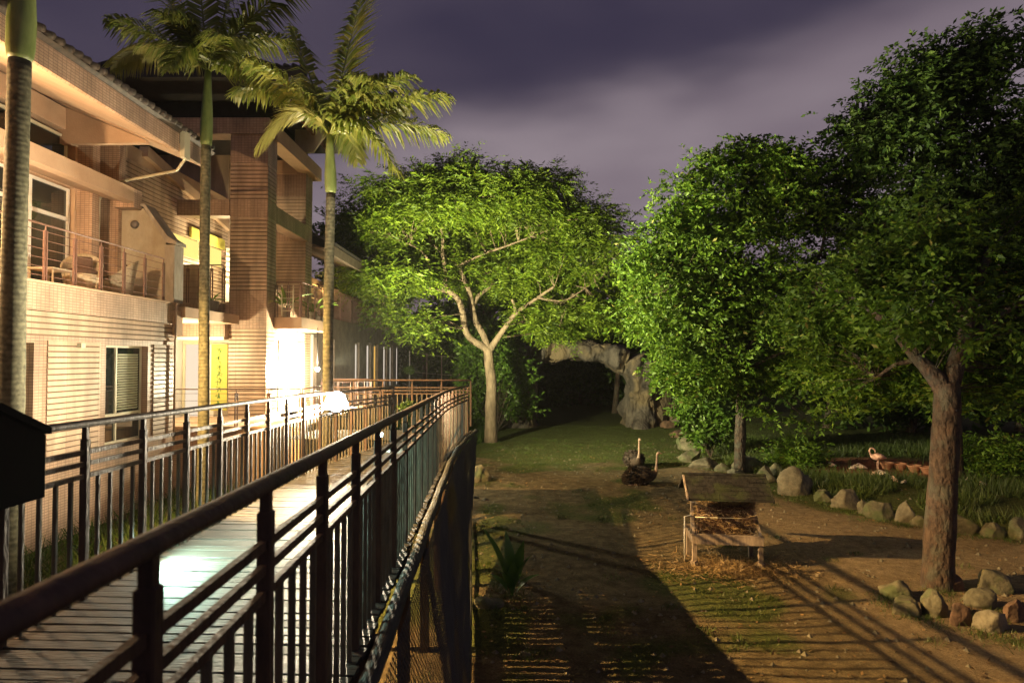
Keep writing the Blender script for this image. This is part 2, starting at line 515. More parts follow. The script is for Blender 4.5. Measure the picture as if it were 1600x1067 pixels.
M["grass"] = mat_leaf("grass_blade", (0.035, 0.065, 0.010), (0.080, 0.110, 0.020), 0.2)
M["hay"] = mat_leaf("hay", (0.16, 0.11, 0.05), (0.32, 0.22, 0.10), 0.1)
M["litter"] = mat_leaf("dry_leaf", (0.050, 0.030, 0.014), (0.24, 0.15, 0.06), 0.1, 0.8)
M["feather"] = mat_leaf("dark_feather", (0.016, 0.011, 0.008), (0.045, 0.031, 0.022), 0.1, 0.8)
M["birdskin"] = mat_basic("bird_skin", (0.36, 0.26, 0.20), (0.26, 0.18, 0.13), 0.7, 20)
M["birdbody"] = mat_basic("bird_body", (0.06, 0.042, 0.03), (0.03, 0.022, 0.016), 0.9, 9, bump=0.8, bscale=30)
M["birdwhite"] = mat_basic("white_plumage", (0.85, 0.72, 0.60), (0.70, 0.52, 0.42), 0.8, 12, bump=0.4, bscale=40)
M["birdpink"] = mat_basic("pink_plumage", (0.80, 0.50, 0.38), (0.66, 0.36, 0.26), 0.8, 12, bump=0.4, bscale=40)
M["oldwood"] = mat_basic("old_wood", (0.31, 0.245, 0.185), (0.10, 0.075, 0.055), 0.8, 8, 8, bump=0.6, bscale=30, stretch=(1, 1, 0.3))
M["shingle"] = mat_basic("felt_shingle", (0.030, 0.028, 0.024), (0.010, 0.009, 0.008), 0.95, 6, 9, spec=0.15, bump=0.8, bscale=30, c3=(0.030, 0.036, 0.016), s3=2.5)
M["terracotta"] = mat_basic("terracotta", (0.34, 0.15, 0.08), (0.22, 0.10, 0.055), 0.85, 10, bump=0.2)
M["rattan"] = mat_basic("rattan", (0.58, 0.50, 0.36), (0.40, 0.33, 0.22), 0.7, 20, bump=0.6, bscale=70)
M["cushion"] = mat_basic("brown_cushion", (0.085, 0.045, 0.03), (0.06, 0.03, 0.02), 0.9, 20, bump=0.3)
M["banner"] = mat_basic("banner_cloth", (0.66, 0.60, 0.12), (0.58, 0.52, 0.10), 0.8, 2)
M["ink"] = mat_basic("banner_ink", (0.16, 0.30, 0.06), (0.12, 0.24, 0.05), 0.8, 2)
M["lens"] = mat_emit("lamp_lens", (1.0, 0.93, 0.80), 300.0)
M["ledlens"] = mat_emit("led_lens", (0.75, 1.0, 0.9), 60.0)
M["glow"] = mat_emit("lit_room_yellow", (1.0, 0.78, 0.22), 1.2)
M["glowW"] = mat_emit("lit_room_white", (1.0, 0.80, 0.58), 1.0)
M["glowS"] = mat_emit("lit_strip", (1.0, 0.86, 0.70), 0.75)
M["glowO"] = mat_emit("lit_strip_orange", (1.0, 0.55, 0.12), 0.75)


# ---------------------------------------------------------------- terrain
def sstep(a, b, x):
    t = min(1.0, max(0.0, (x - a) / (b - a)))
    return t * t * (3 - 2 * t)


def gh(x, y):
    h = 0.05 * mnoise.noise(Vector((x * 0.35, y * 0.35, 0))) + 0.035 * mnoise.noise(Vector((x * 1.3, y * 1.3, 3)))
    h *= sstep(200, 60, y) if y > 60 else 1
    left = sstep(-2.3, -3.7, x) if y < 60 else 0
    h += 1.0 * left * sstep(60, 40, y)
    # planted ground right of the boulder row lies a little higher
    bx = np.interp(y, [12.0, 15.6, 18.3, 21.7, 26, 32, 36, 50], [17.0, 12.6, 9.6, 8.6, 8.2, 9.2, 12, 14])
    h += 0.18 * sstep(0.2, 2.2, x - bx)
    if y > 46: h += 0.03 * (min(y, 120) - 46) * sstep(46, 60, y)
    return h


def ground_masks(x, y):
    """grass share, sandy path share"""
    n = mnoise.noise(Vector((x * 0.22, y * 0.22, 7))) + 0.6 * mnoise.noise(Vector((x * 0.9, y * 0.9, 2)))
    g = sstep(-0.1, 0.35, n + 1.2 * sstep(24, 31, y) - 0.9 * sstep(4, 5.5, x) * sstep(26, 22, y) - 0.05)
    if x < 0.2 and y < 15: g = max(g, sstep(0.0, 0.5, n + 0.35))
    bx = np.interp(y, [12.0, 15.6, 18.3, 21.7, 26, 32, 36, 50], [17.0, 12.6, 9.6, 8.6, 8.2, 9.2, 12, 14])
    d = x - bx
    g = max(g, sstep(-1.3, -0.3, d + 0.4 * n))
    path = sstep(5.0, 7.0, x + 0.5 * n) * sstep(-0.3, -1.5, d)
    bare = math.exp(-(((x - 13.8) / 3.2) ** 2 + ((y - 24.6) / 2.4) ** 2) * 1.2)
    g *= 1 - sstep(0.2, 0.6, bare)
    return g, path, sstep(0.2, 0.6, bare)


def axis_lines(lo, f0, f1, hi, step):
    a = []
    v = f0; s = step
    while v > lo:
        s *= 1.35; v -= s; a.append(v)
    a.reverse()
    a += list(np.arange(f0, f1, step))
    v = f1; s = step
    while v < hi:
        a.append(v); s *= 1.35; v += s
    a.append(hi + 1)
    return a


xs = axis_lines(-700, -14, 24, 700, 0.24)
ys = axis_lines(-200, 3, 48, 1200, 0.26)
verts = [(x, y, gh(x, y)) for y in ys for x in xs]
nx, ny = len(xs), len(ys)
faces = [(j * nx + i, j * nx + i + 1, (j + 1) * nx + i + 1, (j + 1) * nx + i) for j in range(ny - 1) for i in range(nx - 1)]
me = bpy.data.meshes.new("ground")
me.from_pydata(verts, [], faces)
me.polygons.foreach_set("use_smooth", [True] * len(faces))
att = me.color_attributes.new("ground_mask", "FLOAT_COLOR", "POINT")
cols = np.ones((len(verts), 4), np.float32)
for i, (x, y, z) in enumerate(verts):
    if -16 < x < 26 and 2 < y < 60:
        cols[i, :3] = ground_masks(x, y)
    else:
        cols[i, :3] = (0.8, 0, 0)
att.data.foreach_set("color", cols.ravel())


def mat_ground():
    m, N, L = new_mat("ground")
    out = N.new("ShaderNodeOutputMaterial"); b = N.new("ShaderNodeBsdfPrincipled"); L.new(b.outputs[0], out.inputs[0])
    g = N.new("ShaderNodeNewGeometry"); at = N.new("ShaderNodeAttribute"); at.attribute_name = "ground_mask"
    sp = N.new("ShaderNodeSeparateColor"); L.new(at.outputs["Color"], sp.inputs[0])

    def noise(sc, det, rough=0.65):
        n = N.new("ShaderNodeTexNoise"); n.inputs["Scale"].default_value = sc; n.inputs["Detail"].default_value = det; n.inputs["Roughness"].default_value = rough
        L.new(g.outputs["Position"], n.inputs["Vector"]); return n.outputs["Fac"]

    def ramp(f, a, b2, p=(0.35, 0.65)):
        c = N.new("ShaderNodeValToRGB"); c.color_ramp.elements[0].position = p[0]; c.color_ramp.elements[1].position = p[1]
        c.color_ramp.elements[0].color = (*a, 1); c.color_ramp.elements[1].color = (*b2, 1); L.new(f, c.inputs[0]); return c.outputs[0]

    def mix(f, a, b2):
        x = N.new("ShaderNodeMix"); x.data_type = "RGBA"; L.new(f, x.inputs[0]); L.new(a, x.inputs[6]); L.new(b2, x.inputs[7]); return x.outputs[2]
    dirt = ramp(noise(3.2, 10), (0.070, 0.054, 0.030), (0.185, 0.148, 0.085))
    sand = ramp(noise(5.0, 10), (0.16, 0.12, 0.075), (0.30, 0.235, 0.150))
    red = ramp(noise(3.0, 8), (0.16, 0.055, 0.030), (0.30, 0.115, 0.06))
    grass = ramp(noise(9.0, 10), (0.034, 0.050, 0.012), (0.098, 0.115, 0.032))
    n4 = noise(16.0, 6)
    gm = N.new("ShaderNodeMath"); gm.operation = "MULTIPLY_ADD"; L.new(sp.outputs[0], gm.inputs[0]); gm.inputs[1].default_value = 1.5
    sb = N.new("ShaderNodeMath"); sb.operation = "SUBTRACT"; sb.inputs[0].default_value = 0.15; L.new(n4, sb.inputs[1]); L.new(sb.outputs[0], gm.inputs[2]); gm.use_clamp = True
    c = mix(sp.outputs[1], dirt, sand)
    c = mix(gm.outputs[0], c, grass)
    c = mix(sp.outputs[2], c, red)
    sb2 = ramp(noise(34.0, 4), (0.55, 0.55, 0.55), (1.25, 1.2, 1.1), (0.3, 0.7))
    mm = N.new("ShaderNodeMix"); mm.data_type = "RGBA"; mm.blend_type = "MULTIPLY"; mm.inputs[0].default_value = 1.0
    L.new(c, mm.inputs[6]); L.new(sb2, mm.inputs[7])
    L.new(mm.outputs[2], b.inputs["Base Color"])
    b.inputs["Roughness"].default_value = 0.95; b.inputs["Specular IOR Level"].default_value = 0.2
    nb = noise(22.0, 8, 0.75)
    bp = N.new("ShaderNodeBump"); bp.inputs["Strength"].default_value = 1.0; bp.inputs["Distance"].default_value = 0.07
    L.new(nb, bp.inputs["Height"]); L.new(bp.outputs[0], b.inputs["Normal"])
    return m


M["ground"] = mat_ground()

me.materials.append(M["ground"])
me.update()
tag(link("ground", me), kind="structure")

# ---------------------------------------------------------------- boardwalk
STEP = 0.75
SL = -0.043      # the walk drifts left as it goes away


def edge_right(y):
    x = -0.73 + SL * y
    if y > 11: x += 0.012 * (y - 11) ** 1.9
    return x


def edge_left(y):
    x = -2.75 + SL * y
    if y > 9: x += 0.045 * (y - 9) ** 1.7
    return x


def zd(y):
    """height of the deck boards: falls away gently"""
    return EYE - 1.56 - 0.020 * y


PLAT0, PLAT1 = 14.9, 17.1
deck = thing("boardwalk", (-1.8, 8.0, 0.0), None, None)
tag(deck, kind="structure")
pm = [M["plank1"], M["plank2"], M["plank3"]]


def plank_mesh(k, w, L_):
    m = MB(); r = 0.004
    m.prism([(-w / 2, -0.03), (w / 2, -0.03), (w / 2, -r), (w / 2 - r, 0), (-w / 2 + r, 0), (-w / 2, -r)], "x", -L_ / 2, L_ / 2)
    return m.mesh("plank", pm[k])


unit_planks = [plank_mesh(k, 0.105, 1.0) for k in range(3)]
y = 0.25
i = 0
while y < PLAT1:
    xr = edge_right(y) + 0.06
    xl = edge_left(y) - 0.10 if y < PLAT0 else -5.3
    k = random.choice([0, 0, 1, 1, 2])
    o = link("plank", unit_planks[k], deck, loc=((xl + xr) / 2 + random.uniform(-.012, .012), y, zd(y) + random.uniform(-.004, .003)),
             rot=(random.uniform(-.02, .02), random.uniform(-.002, .002), random.uniform(-.006, .006) + SL), scale=(xr - xl, random.uniform(0.93, 1.0), 1))
    y += 0.118; i += 1
# bearers and legs under the boards
for dx in (0.06, 0.5, 0.94):
    m = MB()
    pts = [(edge_left(v) + (edge_right(v) - edge_left(v)) * dx, v, zd(v) - 0.13) for v in np.linspace(0.2, PLAT1 - 0.1, 14)]
    for a, b_ in zip(pts[:-1], pts[1:]): m.bar(a, b_, 0.07, 0.18)
    m.build("bearer", M["wood"], deck)
for yy in np.arange(2.2, 17, 2.45):
    for xx in (edge_left(yy) + 0.15, edge_right(yy) - 0.15):
        ibox("leg", M["wood"], deck, xx - .06, xx + .06, yy - .06, yy + .06, -0.1, zd(yy) - .2)
# weathered log along the outer edge
m = MB()
pts = [(edge_right(v) + 0.13, v, zd(v) - 0.045 + 0.01 * math.sin(v * 3)) for v in np.linspace(0.3, PLAT1 + .05, 60)]
m.tube(pts, [0.055 + 0.007 * mnoise.noise(Vector((0, v * 2, 0))) for v in np.linspace(0, 17, 60)], 9)
m.build("edge_log", M["log"], deck)
for v in np.arange(0.9, 17, 1.5):
    ibox("joist_end", M["wood"], deck, edge_right(v) - .05, edge_right(v) + 0.085, v - .04, v + .04, zd(v) - .16, zd(v) - 0.032)


# ---------------------------------------------------------------- boardwalk railings
def post_mesh(h, mat):
    m = MB()
    m.bbox(-.024, .024, -.024, .024, 0, h, 0.005)
    return m.mesh("post", mat)


def neck_mesh(h):
    m = MB(); m.bbox(-.017, .017, -.017, .017, 0, h, 0.002)
    return m.mesh("post_neck", M["wood"])


def baluster_mesh(h):
    m = MB(); m.bbox(-.0125, .0125, -.0125, .0125, 0, h, 0.003)
    return m.mesh("baluster", M["baluster"])


PM, NM, BM = post_mesh(1.115, M["wood"]), neck_mesh(0.09), baluster_mesh(0.86)


def smooth_line(pts, n):
    return pts


def deck_railing(name, label, pts, hand_w=0.075, parts_between=4, drop=0.0, side=1):
    """pts: post feet (x, y, z of deck)"""
    t = thing(name, tuple(pts[0]), label, "railing", "railings along the boardwalk")
    H = 1.2 - drop
    fine = [Vector(p) + Vector((0, 0, H)) for p in pts]
    a = fine[0] * 2 - fine[1]; z = fine[-1]
    m = MB(); m.tube(fine, hand_w * 0.52, 10, sz=0.68)
    m.build("handrail", M["wood"], t)
    for q in (0.195, 0.275, 0.36):
        m = MB()
        for p0, p1 in zip(fine[:-1], fine[1:]):
            d = Vector((0, 0, -q))
            m.bar(p0 + d, p1 + d, 0.022, 0.032)
        m.build("rail", M["wood"], t)
    for i, p in enumerate(pts):
        p = Vector(p)
        nxt = Vector(pts[min(i + 1, len(pts) - 1)]); prv = Vector(pts[max(i - 1, 0)])
        ang = math.atan2(nxt.y - prv.y, nxt.x - prv.x)
        po = link("post", PM, t, loc=p - Vector((0, 0, 0.02)) , rot=(0, 0, ang))
        nk = link("post_neck", NM, t, loc=p + Vector((0, 0, 1.095)), rot=(0, 0, ang))
        if i < len(pts) - 1:
            for k in range(parts_between):
                f = (k + 1) / (parts_between + 1)
                q = p.lerp(nxt, f)
                link("baluster", BM, t, loc=q - Vector((0, 0, 0.035)), rot=(0, 0, ang))
    return t


rp = [(edge_right(v), v, zd(v)) for v in np.arange(0.655, 16.95, STEP)]
# the last metres of the walk level out
deck_railing("boardwalk_railing", "long brown wooden railing with balusters in the foreground, between boardwalk and paddock", rp, drop=0.018)
lp = [(edge_left(v), v, zd(v) - 0.0) for v in np.arange(2.18, 14.5, STEP)]
deck_railing("boardwalk_railing", "wooden railing on the building side of the boardwalk, past the black box", lp, drop=0.0)
fx = np.linspace(edge_right(17.0) - 0.0, -5.0, 6)
fp = [(x, 17.08, zd(17.0) + 0.12) for x in fx]
deck_railing("boardwalk_railing", "short reddish railing closing the far end of the boardwalk", fp, parts_between=5)

# black sloping box at the near end of the left rail
t = thing("information_box", (-2.86, 3.45, 3.3), "black slope-topped box at the near end of the building-side rail", "box")
m = MB(); m.prism([(3.15, 3.50), (3.72, 3.50), (3.72, 3.86), (3.36, 4.02), (3.15, 4.06)], "x", -2.98, -2.70)
m.build("casing", M["black"], t)
m = MB(); m.prism([(3.13, 4.063), (3.36, 4.028), (3.74, 3.862), (3.74, 3.90), (3.37, 4.068), (3.13, 4.10)], "x", -3.0, -2.68)
m.build("lid", M["black"], t)
m = MB(); m.box(-2.87, -2.81, 3.4, 3.46, 2.6, 3.50); m.build("stand", M["black"], t)


# ---------------------------------------------------------------- lamps as fixtures
def ball(c, r, seg=12, sq=(1, 1, 1)):
    m = MB()
    vs_ = []; fs = []
    n1 = seg; n2 = seg // 2
    vs_.append((c[0], c[1], c[2] + r * sq[2]))
    for j in range(1, n2):
        th = math.pi * j / n2
        for i in range(n1):
            ph = 2 * math.pi * i / n1
            vs_.append((c[0] + r * sq[0] * math.sin(th) * math.cos(ph), c[1] + r * sq[1] * math.sin(th) * math.sin(ph), c[2] + r * sq[2] * math.cos(th)))
    vs_.append((c[0], c[1], c[2] - r * sq[2]))
    for i in range(n1):
        fs.append((0, 1 + i, 1 + (i + 1) % n1))
    for j in range(n2 - 2):
        for i in range(n1):
            a = 1 + j * n1 + i; b_ = 1 + j * n1 + (i + 1) % n1
            fs.append((a, a + n1, b_ + n1, b_))
    last = len(vs_) - 1
    for i in range(n1):
        fs.append((last, last - n1 + (i + 1) % n1, last - n1 + i))
    return m.add(vs_, fs, True)


t = thing("floodlight", FLARE, "glaring white floodlight fixed to the building-side boardwalk railing", "lamp")
m = MB(); m.tube([(FLARE[0], FLARE[1], FLARE[2] - .115), (FLARE[0], FLARE[1], FLARE[2] - .10), (FLARE[0], FLARE[1], FLARE[2] - .092)], [.24, .31, .32], 24, smooth=False); m.build("light_baffle", M["black"], t)  # disc added to keep the lamp's light off the deck boards
hd = Vector((0.25, -1.0, 0.0)).normalized(); hs = Vector((1.0, 0.25, 0.0)).normalized()
fc = Vector(FLARE)
m = MB(); m.tube([fc - hd * .17, fc - hd * .15, fc - hd * .125], [.15, .17, .185], 24, smooth=False); m.build("housing", M["black"], t)
m = MB(); m.tube([fc - hd * .123, fc - hd * .115], .165, 24, smooth=False); m.build("lens", M["lens"], t)
for k in range(5):
    c_ = fc - hd * (.19 + .02 * k)
    m = MB(); m.tube([c_, c_ - hd * .007], .13 - .008 * k, 14, smooth=False); m.build("cooling_fin", M["black"], t)
m = MB(); m.tube([fc - hd * .15 - hs * .2, fc - hd * .15 - hs * .2 - Vector((0, 0, .26)), fc - hd * .15 + hs * .2 - Vector((0, 0, .26)), fc - hd * .15 + hs * .2], .012, 6); m.build("bracket_or_baffle", M["black"], t)

t = thing("ceiling_lamp", (WALLL[0], WALLL[1], 4.9), "bright lamp hanging under the small tower balcony", "lamp")
ball(WALLL, 0.07).build("bulb", M["lens"], t)
m = MB(); m.tube([(WALLL[0], WALLL[1], 5.3), (WALLL[0], WALLL[1], WALLL[2] + .14)], 0.012, 6); m.build("rod", M["black"], t)
t = thing("paddock_floodlight", SODIUM, "orange floodlight clamped outside the balcony rail beyond the near end of the view", "lamp")
ball((SODIUM[0] - .05, SODIUM[1], SODIUM[2]), 0.03).build("bulb", M["lens"], t)
m = MB(); m.box(SODIUM[0] - .22, SODIUM[0] - .13, SODIUM[1] - .12, SODIUM[1] + .12, SODIUM[2] - .09, SODIUM[2] + .09); m.build("housing", M["black"], t)
m = MB(); m.bar((SODIUM[0] - .17, SODIUM[1], SODIUM[2]), (SODIUM[0] - .24, SODIUM[1], SODIUM[2] - .28), .03, .03); m.build("clamp", M["black"], t)
m = MB()
for k in range(16):
    a0 = R(-40 + 140 * k / 16); a1 = R(-40 + 140 * (k + 1) / 16); rr = .26
    m.add([(SODIUM[0] + rr * math.cos(a0), SODIUM[1] + rr * math.sin(a0), SODIUM[2] - .066), (SODIUM[0] + rr * math.cos(a1), SODIUM[1] + rr * math.sin(a1), SODIUM[2] - .066),
           (SODIUM[0] + rr * math.cos(a1), SODIUM[1] + rr * math.sin(a1), SODIUM[2] + .2), (SODIUM[0] + rr * math.cos(a0), SODIUM[1] + rr * math.sin(a0), SODIUM[2] + .2)], [(0, 1, 2, 3)])
m.build("beam_baffle", M["black"], t)  # curved plates added to hold the beam below the tree crowns
m = MB(); a0 = math.atan2(13.1 - SODIUM[1], -3.84 - SODIUM[0])
m.bar((SODIUM[0] + .27 * math.cos(a0), SODIUM[1] + .27 * math.sin(a0), SODIUM[2] + .1), (SODIUM[0] + .27 * math.cos(a0), SODIUM[1] + .27 * math.sin(a0), SODIUM[2] - .35), .024, .024); m.build("bracket_or_baffle", M["black"], t)  # added fin that blocks the beam from the palm trunk
t = thing("tree_floodlight", (-5.95, 21.2, 2.56), "floodlight on a stand at the far corner of the terrace, aimed at the trees", "lamp")
m = MB(); m.tube([(-6.05, 21.1, 2.56), (-6.05, 21.1, 3.95)], .025, 7); m.build("stand", M["black"], t)
m = MB(); m.box(-6.2, -6.0, 21.0, 21.2, 3.95, 4.15); m.build("housing", M["black"], t)
t = thing("wall_lamp", (-8.9, 8.6, 7.4), "balcony wall lamp beyond the near end of the view", "lamp")
ball((-8.9, 8.6, 7.4), 0.035).build("bulb", M["lens"], t)
m = MB(); m.tube([(-9.98, 8.6, 7.5), (-9.2, 8.6, 7.62), (-8.9, 8.6, 7.52)], 0.015, 6); m.build("arm", M["black"], t)
for (x, y_, lab) in ((-2.875, 5.22, "small white deck light low on the railing, nearer the camera"), (-2.56, 12.6, "small white deck light low on the railing near the far bend")):
    t = thing("deck_light", (x, y_, 2.8), lab, "deck light")
    z = zd(y_) + (0.19 if y_ < 8 else .29)
    m = MB(); m.box(x - .045, x + .005, y_ - .045, y_ + .045, z, z + .07); m.build("housing", M["white"], t)
    m = MB(); m.box(x + .005, x + .012, y_ - .04, y_ + .04, z + .005, z + .06); m.build("lens", M["ledlens"], t)
    m = MB(); m.box(x - .03, x + .03, y_ - .052, y_ - .045, z - .002, z + .066); m.build("end_lens", M["ledlens"], t)

# ---------------------------------------------------------------- wire netting under the outer edge
t = thing("mesh_fence", (-0.9, 8, 0), "dark wire netting sloping from the boardwalk edge down to the paddock", "netting")


def net_pt(y, f):
    top = Vector((edge_right(y) + 0.20, y, zd(y) - 0.08)); bot = Vector((-0.062 * y - 0.02, y, 0.02))
    p = top.lerp(bot, f)
    p.x += 0.03 * math.sin(f * math.pi) * math.sin(y * 1.3)
    return p


m = MB()
for fam in (1, -1):
    yy = -2.5
    while yy < 19.5:
        y0, y1 = (yy, yy + 2.4 * fam)
        f0, f1 = 0.0, 1.0
        def clampy(yv): return 0.4 <= yv <= 17.0
        seg = []
        for q in range(5):
            f = q / 4; yv = y0 + (y1 - y0) * f
            if clampy(yv): seg.append(net_pt(yv, f))
        if len(seg) > 1:
            m.tube(seg, 0.0036, 3, cap=False, smooth=False)
        yy += 0.07
o = m.build("wire_mesh", M["net"], t); tag(o, kind="stuff")
for yy in np.arange(2.6, 17, 3.4):
    m = MB(); m.tube([net_pt(yy, 0.0) - Vector((.03, 0, 0)), net_pt(yy, 0.5) - Vector((.03, 0, 0)), net_pt(yy, 1.0) - Vector((.03, 0, .1))], 0.028, 7); m.build("post", M["log"], t)
m = MB(); m.tube([net_pt(v, 0.98) + Vector((0.0, 0, 0.03)) for v in np.linspace(0.6, 17, 30)], 0.03, 6); m.build("bottom_rail", M["log"], t)


# ================================================================ building
def rib_mesh(mat, h=0.1, d=0.03):
    """one course of ribbed tile, 1 m long along x, standing proud towards -y; drips at its lower edge"""
    m = MB()
    m.prism([(0, 0.020), (-d, 0.022), (-d * .8, h - 0.004), (0, h - 0.002)], "x", -.5, .5)
    return m.mesh("tile_course", mat)


RIB = rib_mesh(M["rib"])
RIB9 = rib_mesh(M["rib"], 0.09, 0.032)


def ribs_east(parent, X, y0, y1, z0, z1, h=0.104, single=True, name="tile_course"):
    """courses on a wall that faces +x"""
    n = max(1, int(round((z1 - z0) / h))); hh = (z1 - z0) / n
    ibox("shaded_grout_bed", M["joint_shade"], parent, X, X + .004, y0, y1, z0, z1)
    if single:
        for i in range(n):
            link(name, RIB, parent, loc=(X, (y0 + y1) / 2, z0 + i * hh), rot=(0, 0, R(90)), scale=(y1 - y0, 1, hh / 0.1))
    else:
        m = MB()
        for i in range(n):
            z = z0 + i * hh
            m.prism([(X, z + .02), (X + .03, z + .022), (X + .024, z + hh - .004), (X, z + hh - .002)], "y", y0, y1)
        o = m.build("tile_courses", M["rib"], parent); tag(o, kind="stuff")


def ribs_south(parent, Y, x0, x1, z0, z1, h=0.115, single=True, name="tile_course"):
    n = max(1, int(round((z1 - z0) / h))); hh = (z1 - z0) / n
    ibox("shaded_grout_bed", M["joint_shade"], parent, x0, x1, Y - .004, Y, z0, z1)
    if single:
        for i in range(n):
            link(name, RIB9, parent, loc=((x0 + x1) / 2, Y, z0 + i * hh), scale=(x1 - x0, 1, hh / 0.09))
    else:
        m = MB()
        for i in range(n):
            z = z0 + i * hh
            m.prism([(Y, z + .02), (Y - .03, z + .022), (Y - .024, z + hh - .004), (Y, z + hh - .002)], "x", x0, x1)
        o = m.build("tile_courses", M["rib"], parent); tag(o, kind="stuff")


def rail_run(parent, a, b, posts, height=1.0, bars=5, label=None, double=True, mat=None):
    """metal railing: handrail with its posts and thin bars as sub-parts"""
    mat = mat or M["railmetal"]
    a = Vector(a); b = Vector(b)
    m = MB(); m.tube([a + Vector((0, 0, height)), b + Vector((0, 0, height))], 0.018, 6)
    h = m.build("balcony_railing", mat, parent)
    if label: h["label"] = label
    for i in range(posts):
        p = a.lerp(b, i / (posts - 1))
        d = (b - a).normalized() * (0.03 if double else 0)
        for s in ((-1, 1) if double else (0,)):
            q = p + d * s
            ibox("post", mat, h, q.x - .014, q.x + .014, q.y - .014, q.y + .014, q.z, q.z + height - .10)
        ibox("post_neck", mat, h, p.x - .008, p.x + .008, p.y - .008, p.y + .008, p.z + height - .2, p.z + height - .01)
    for k in range(bars):
        z = height * (0.10 + 0.78 * k / max(1, bars - 1))
        m = MB(); m.tube([a + Vector((0, 0, z)), b + Vector((0, 0, z))], 0.007, 4, smooth=False)
        m.build("bar", mat, h)
    return h


def window(parent, X, y0, y1, z0, z1, sill=None, mull=(0.5,), rec=0.14, blind=None, tr=0.045):
    """window in a wall facing +x"""
    x = X - rec
    m = MB()
    m.box(x - .05, x, y0, y0 + tr, z0, z1); m.box(x - .05, x, y1 - tr, y1, z0, z1)
    m.box(x - .05, x, y0 + tr, y1 - tr, z1 - tr, z1); m.box(x - .05, x, y0 + tr, y1 - tr, z0, z0 + tr)
    fr = m.build("window_frame", M["frame"], parent)
    for f in mull:
        yy = y0 + (y1 - y0) * f
        ibox("mullion", M["frame"], fr, x - .045, x + .006, yy - .025, yy + .025, z0 + tr, z1 - tr)
    if sill:
        ibox("transom", M["frame"], fr, x - .04, x + .012, y0 + tr, y1 - tr, sill - .03, sill + .03)
    ibox("pane", M["glass"], fr, x - .032, x - .026, y0 + tr, y1 - tr, z0 + tr, z1 - tr)
    m = MB(); m.box(x - .06, X + .04, y0 - .02, y1 + .02, z0 - .06, z0 - .004); m.build("window_sill", M["rib"], parent)
    if blind:
        n = int((blind[3] - blind[2]) / 0.055)
        m = MB()
        for i in range(n):
            z = blind[2] + i * 0.055
            m.add([(x - .02, blind[0], z), (x - .02, blind[1], z), (x - .004, blind[1], z + .042), (x - .004, blind[0], z + .042)], [(0, 1, 2, 3)])
        o = m.build("blind", M["blind"], parent); tag(o, kind="stuff")
    return fr


# ---------------------------------------------------------------- near wing
FX = -8.2
B = thing("building_wing", (-9.5, 10, 0.5), "near building wing with mosaic tiles, balcony and long sloping eave", "building", "wings of the tiled building")
m = MB()
m.box(-13.0, FX, -2.0, 9.3, 0.6, 5.05)
m.box(-13.0, FX, 9.3, 10.98, 0.6, 2.53); m.box(-13.0, FX, 9.3, 10.98, 4.57, 5.05)
m.box(-13.0, FX, 10.98, 12.93, 0.6, 5.05)
m.box(-13.0, FX, 12.93, 14.42, 0.6, 2.53); m.box(-13.0, FX, 12.93, 14.42, 4.57, 5.05)
m.box(-13.0, FX, 14.42, 15.5, 0.6, 5.05)
m.box(-13.0, FX - .35, 9.3, 14.42, 2.53, 4.57)
wall = m.build("wall", M["tile"], B)
ribs_east(wall, FX, 11.28, 12.72, 2.45, 4.62)
ribs_east(wall, FX, 14.62, 15.5, 2.45, 4.62)
ribs_east(wall, FX, 6.6, 9.0, 2.45, 4.62)
ribs_east(wall, FX, 5.0, 15.5, 4.70, 5.12)
window(B, FX, 9.3, 10.98, 2.53, 4.57, sill=3.1, mull=(0.5, 0.86))
window(B, FX, 12.93, 14.42, 2.53, 4.57, sill=3.12, mull=(0.38,), blind=(13.56, 14.3, 3.2, 4.45))
# floor band and balcony slab
m = MB(); m.box(-13.0, FX + .05, -2.0, 15.6, 5.13, 5.60); m.build("floor_band", M["tile"], B)
m = MB(); m.box(-10.0, FX + .075, -2.0, 15.62, 5.603, 5.65); m.build("balcony_slab", M["stucco"], B)
# square junction box and rain pipe on the wall
m = MB(); m.box(FX + .03, FX + .11, 12.02, 12.14, 4.50, 4.58); m.build("junction_box", M["frame"], B)
m = MB(); m.tube([(FX + .11, 15.38, 5.62), (FX + .11, 15.38, 4.8), (FX + .09, 15.40, 4.72), (FX + .09, 15.40, 2.3)], 0.025, 7); m.build("rain_pipe", M["rib"], B)
m = MB(); m.box(FX + .05, FX + .10, 15.34, 15.72, 4.85, 5.45); m.build("vent_panel", M["stucco"], B)
rail_run(B, (FX - .02, 7.4, 5.65), (FX - .02, 15.05, 5.65), 11, 1.0, 6, "brown balcony railing with thin horizontal bars")
# upper storey set back
UX = -10.0
m = MB()
m.box(-14, UX, -2, 11.2, 5.65, 8.35); m.box(-14, UX, 14.55, 22.5, 5.65, 9.9)
m.box(-14, UX, 11.2, 14.55, 8.17, 8.35)
m.box(-14, UX, -2, 14.55, 9.42, 9.9)
m.box(-14, UX - .5, -2, 14.55, 5.65, 9.42)
up = m.build("upper_wall", M["stucco"], B)
ribs_east(up, UX, 15.6, 22.4, 5.7, 9.5, h=0.12)
ribs_east(up, UX, 14.9, 15.35, 5.7, 9.5, h=0.12)
ibox("pilaster", M["tile"], B, UX, UX + .35, 14.62, 14.88, 5.65, 9.3)
ibox("pilaster", M["tile"], B, UX, UX + .5, 15.36, 15.62, 5.65, 9.9)
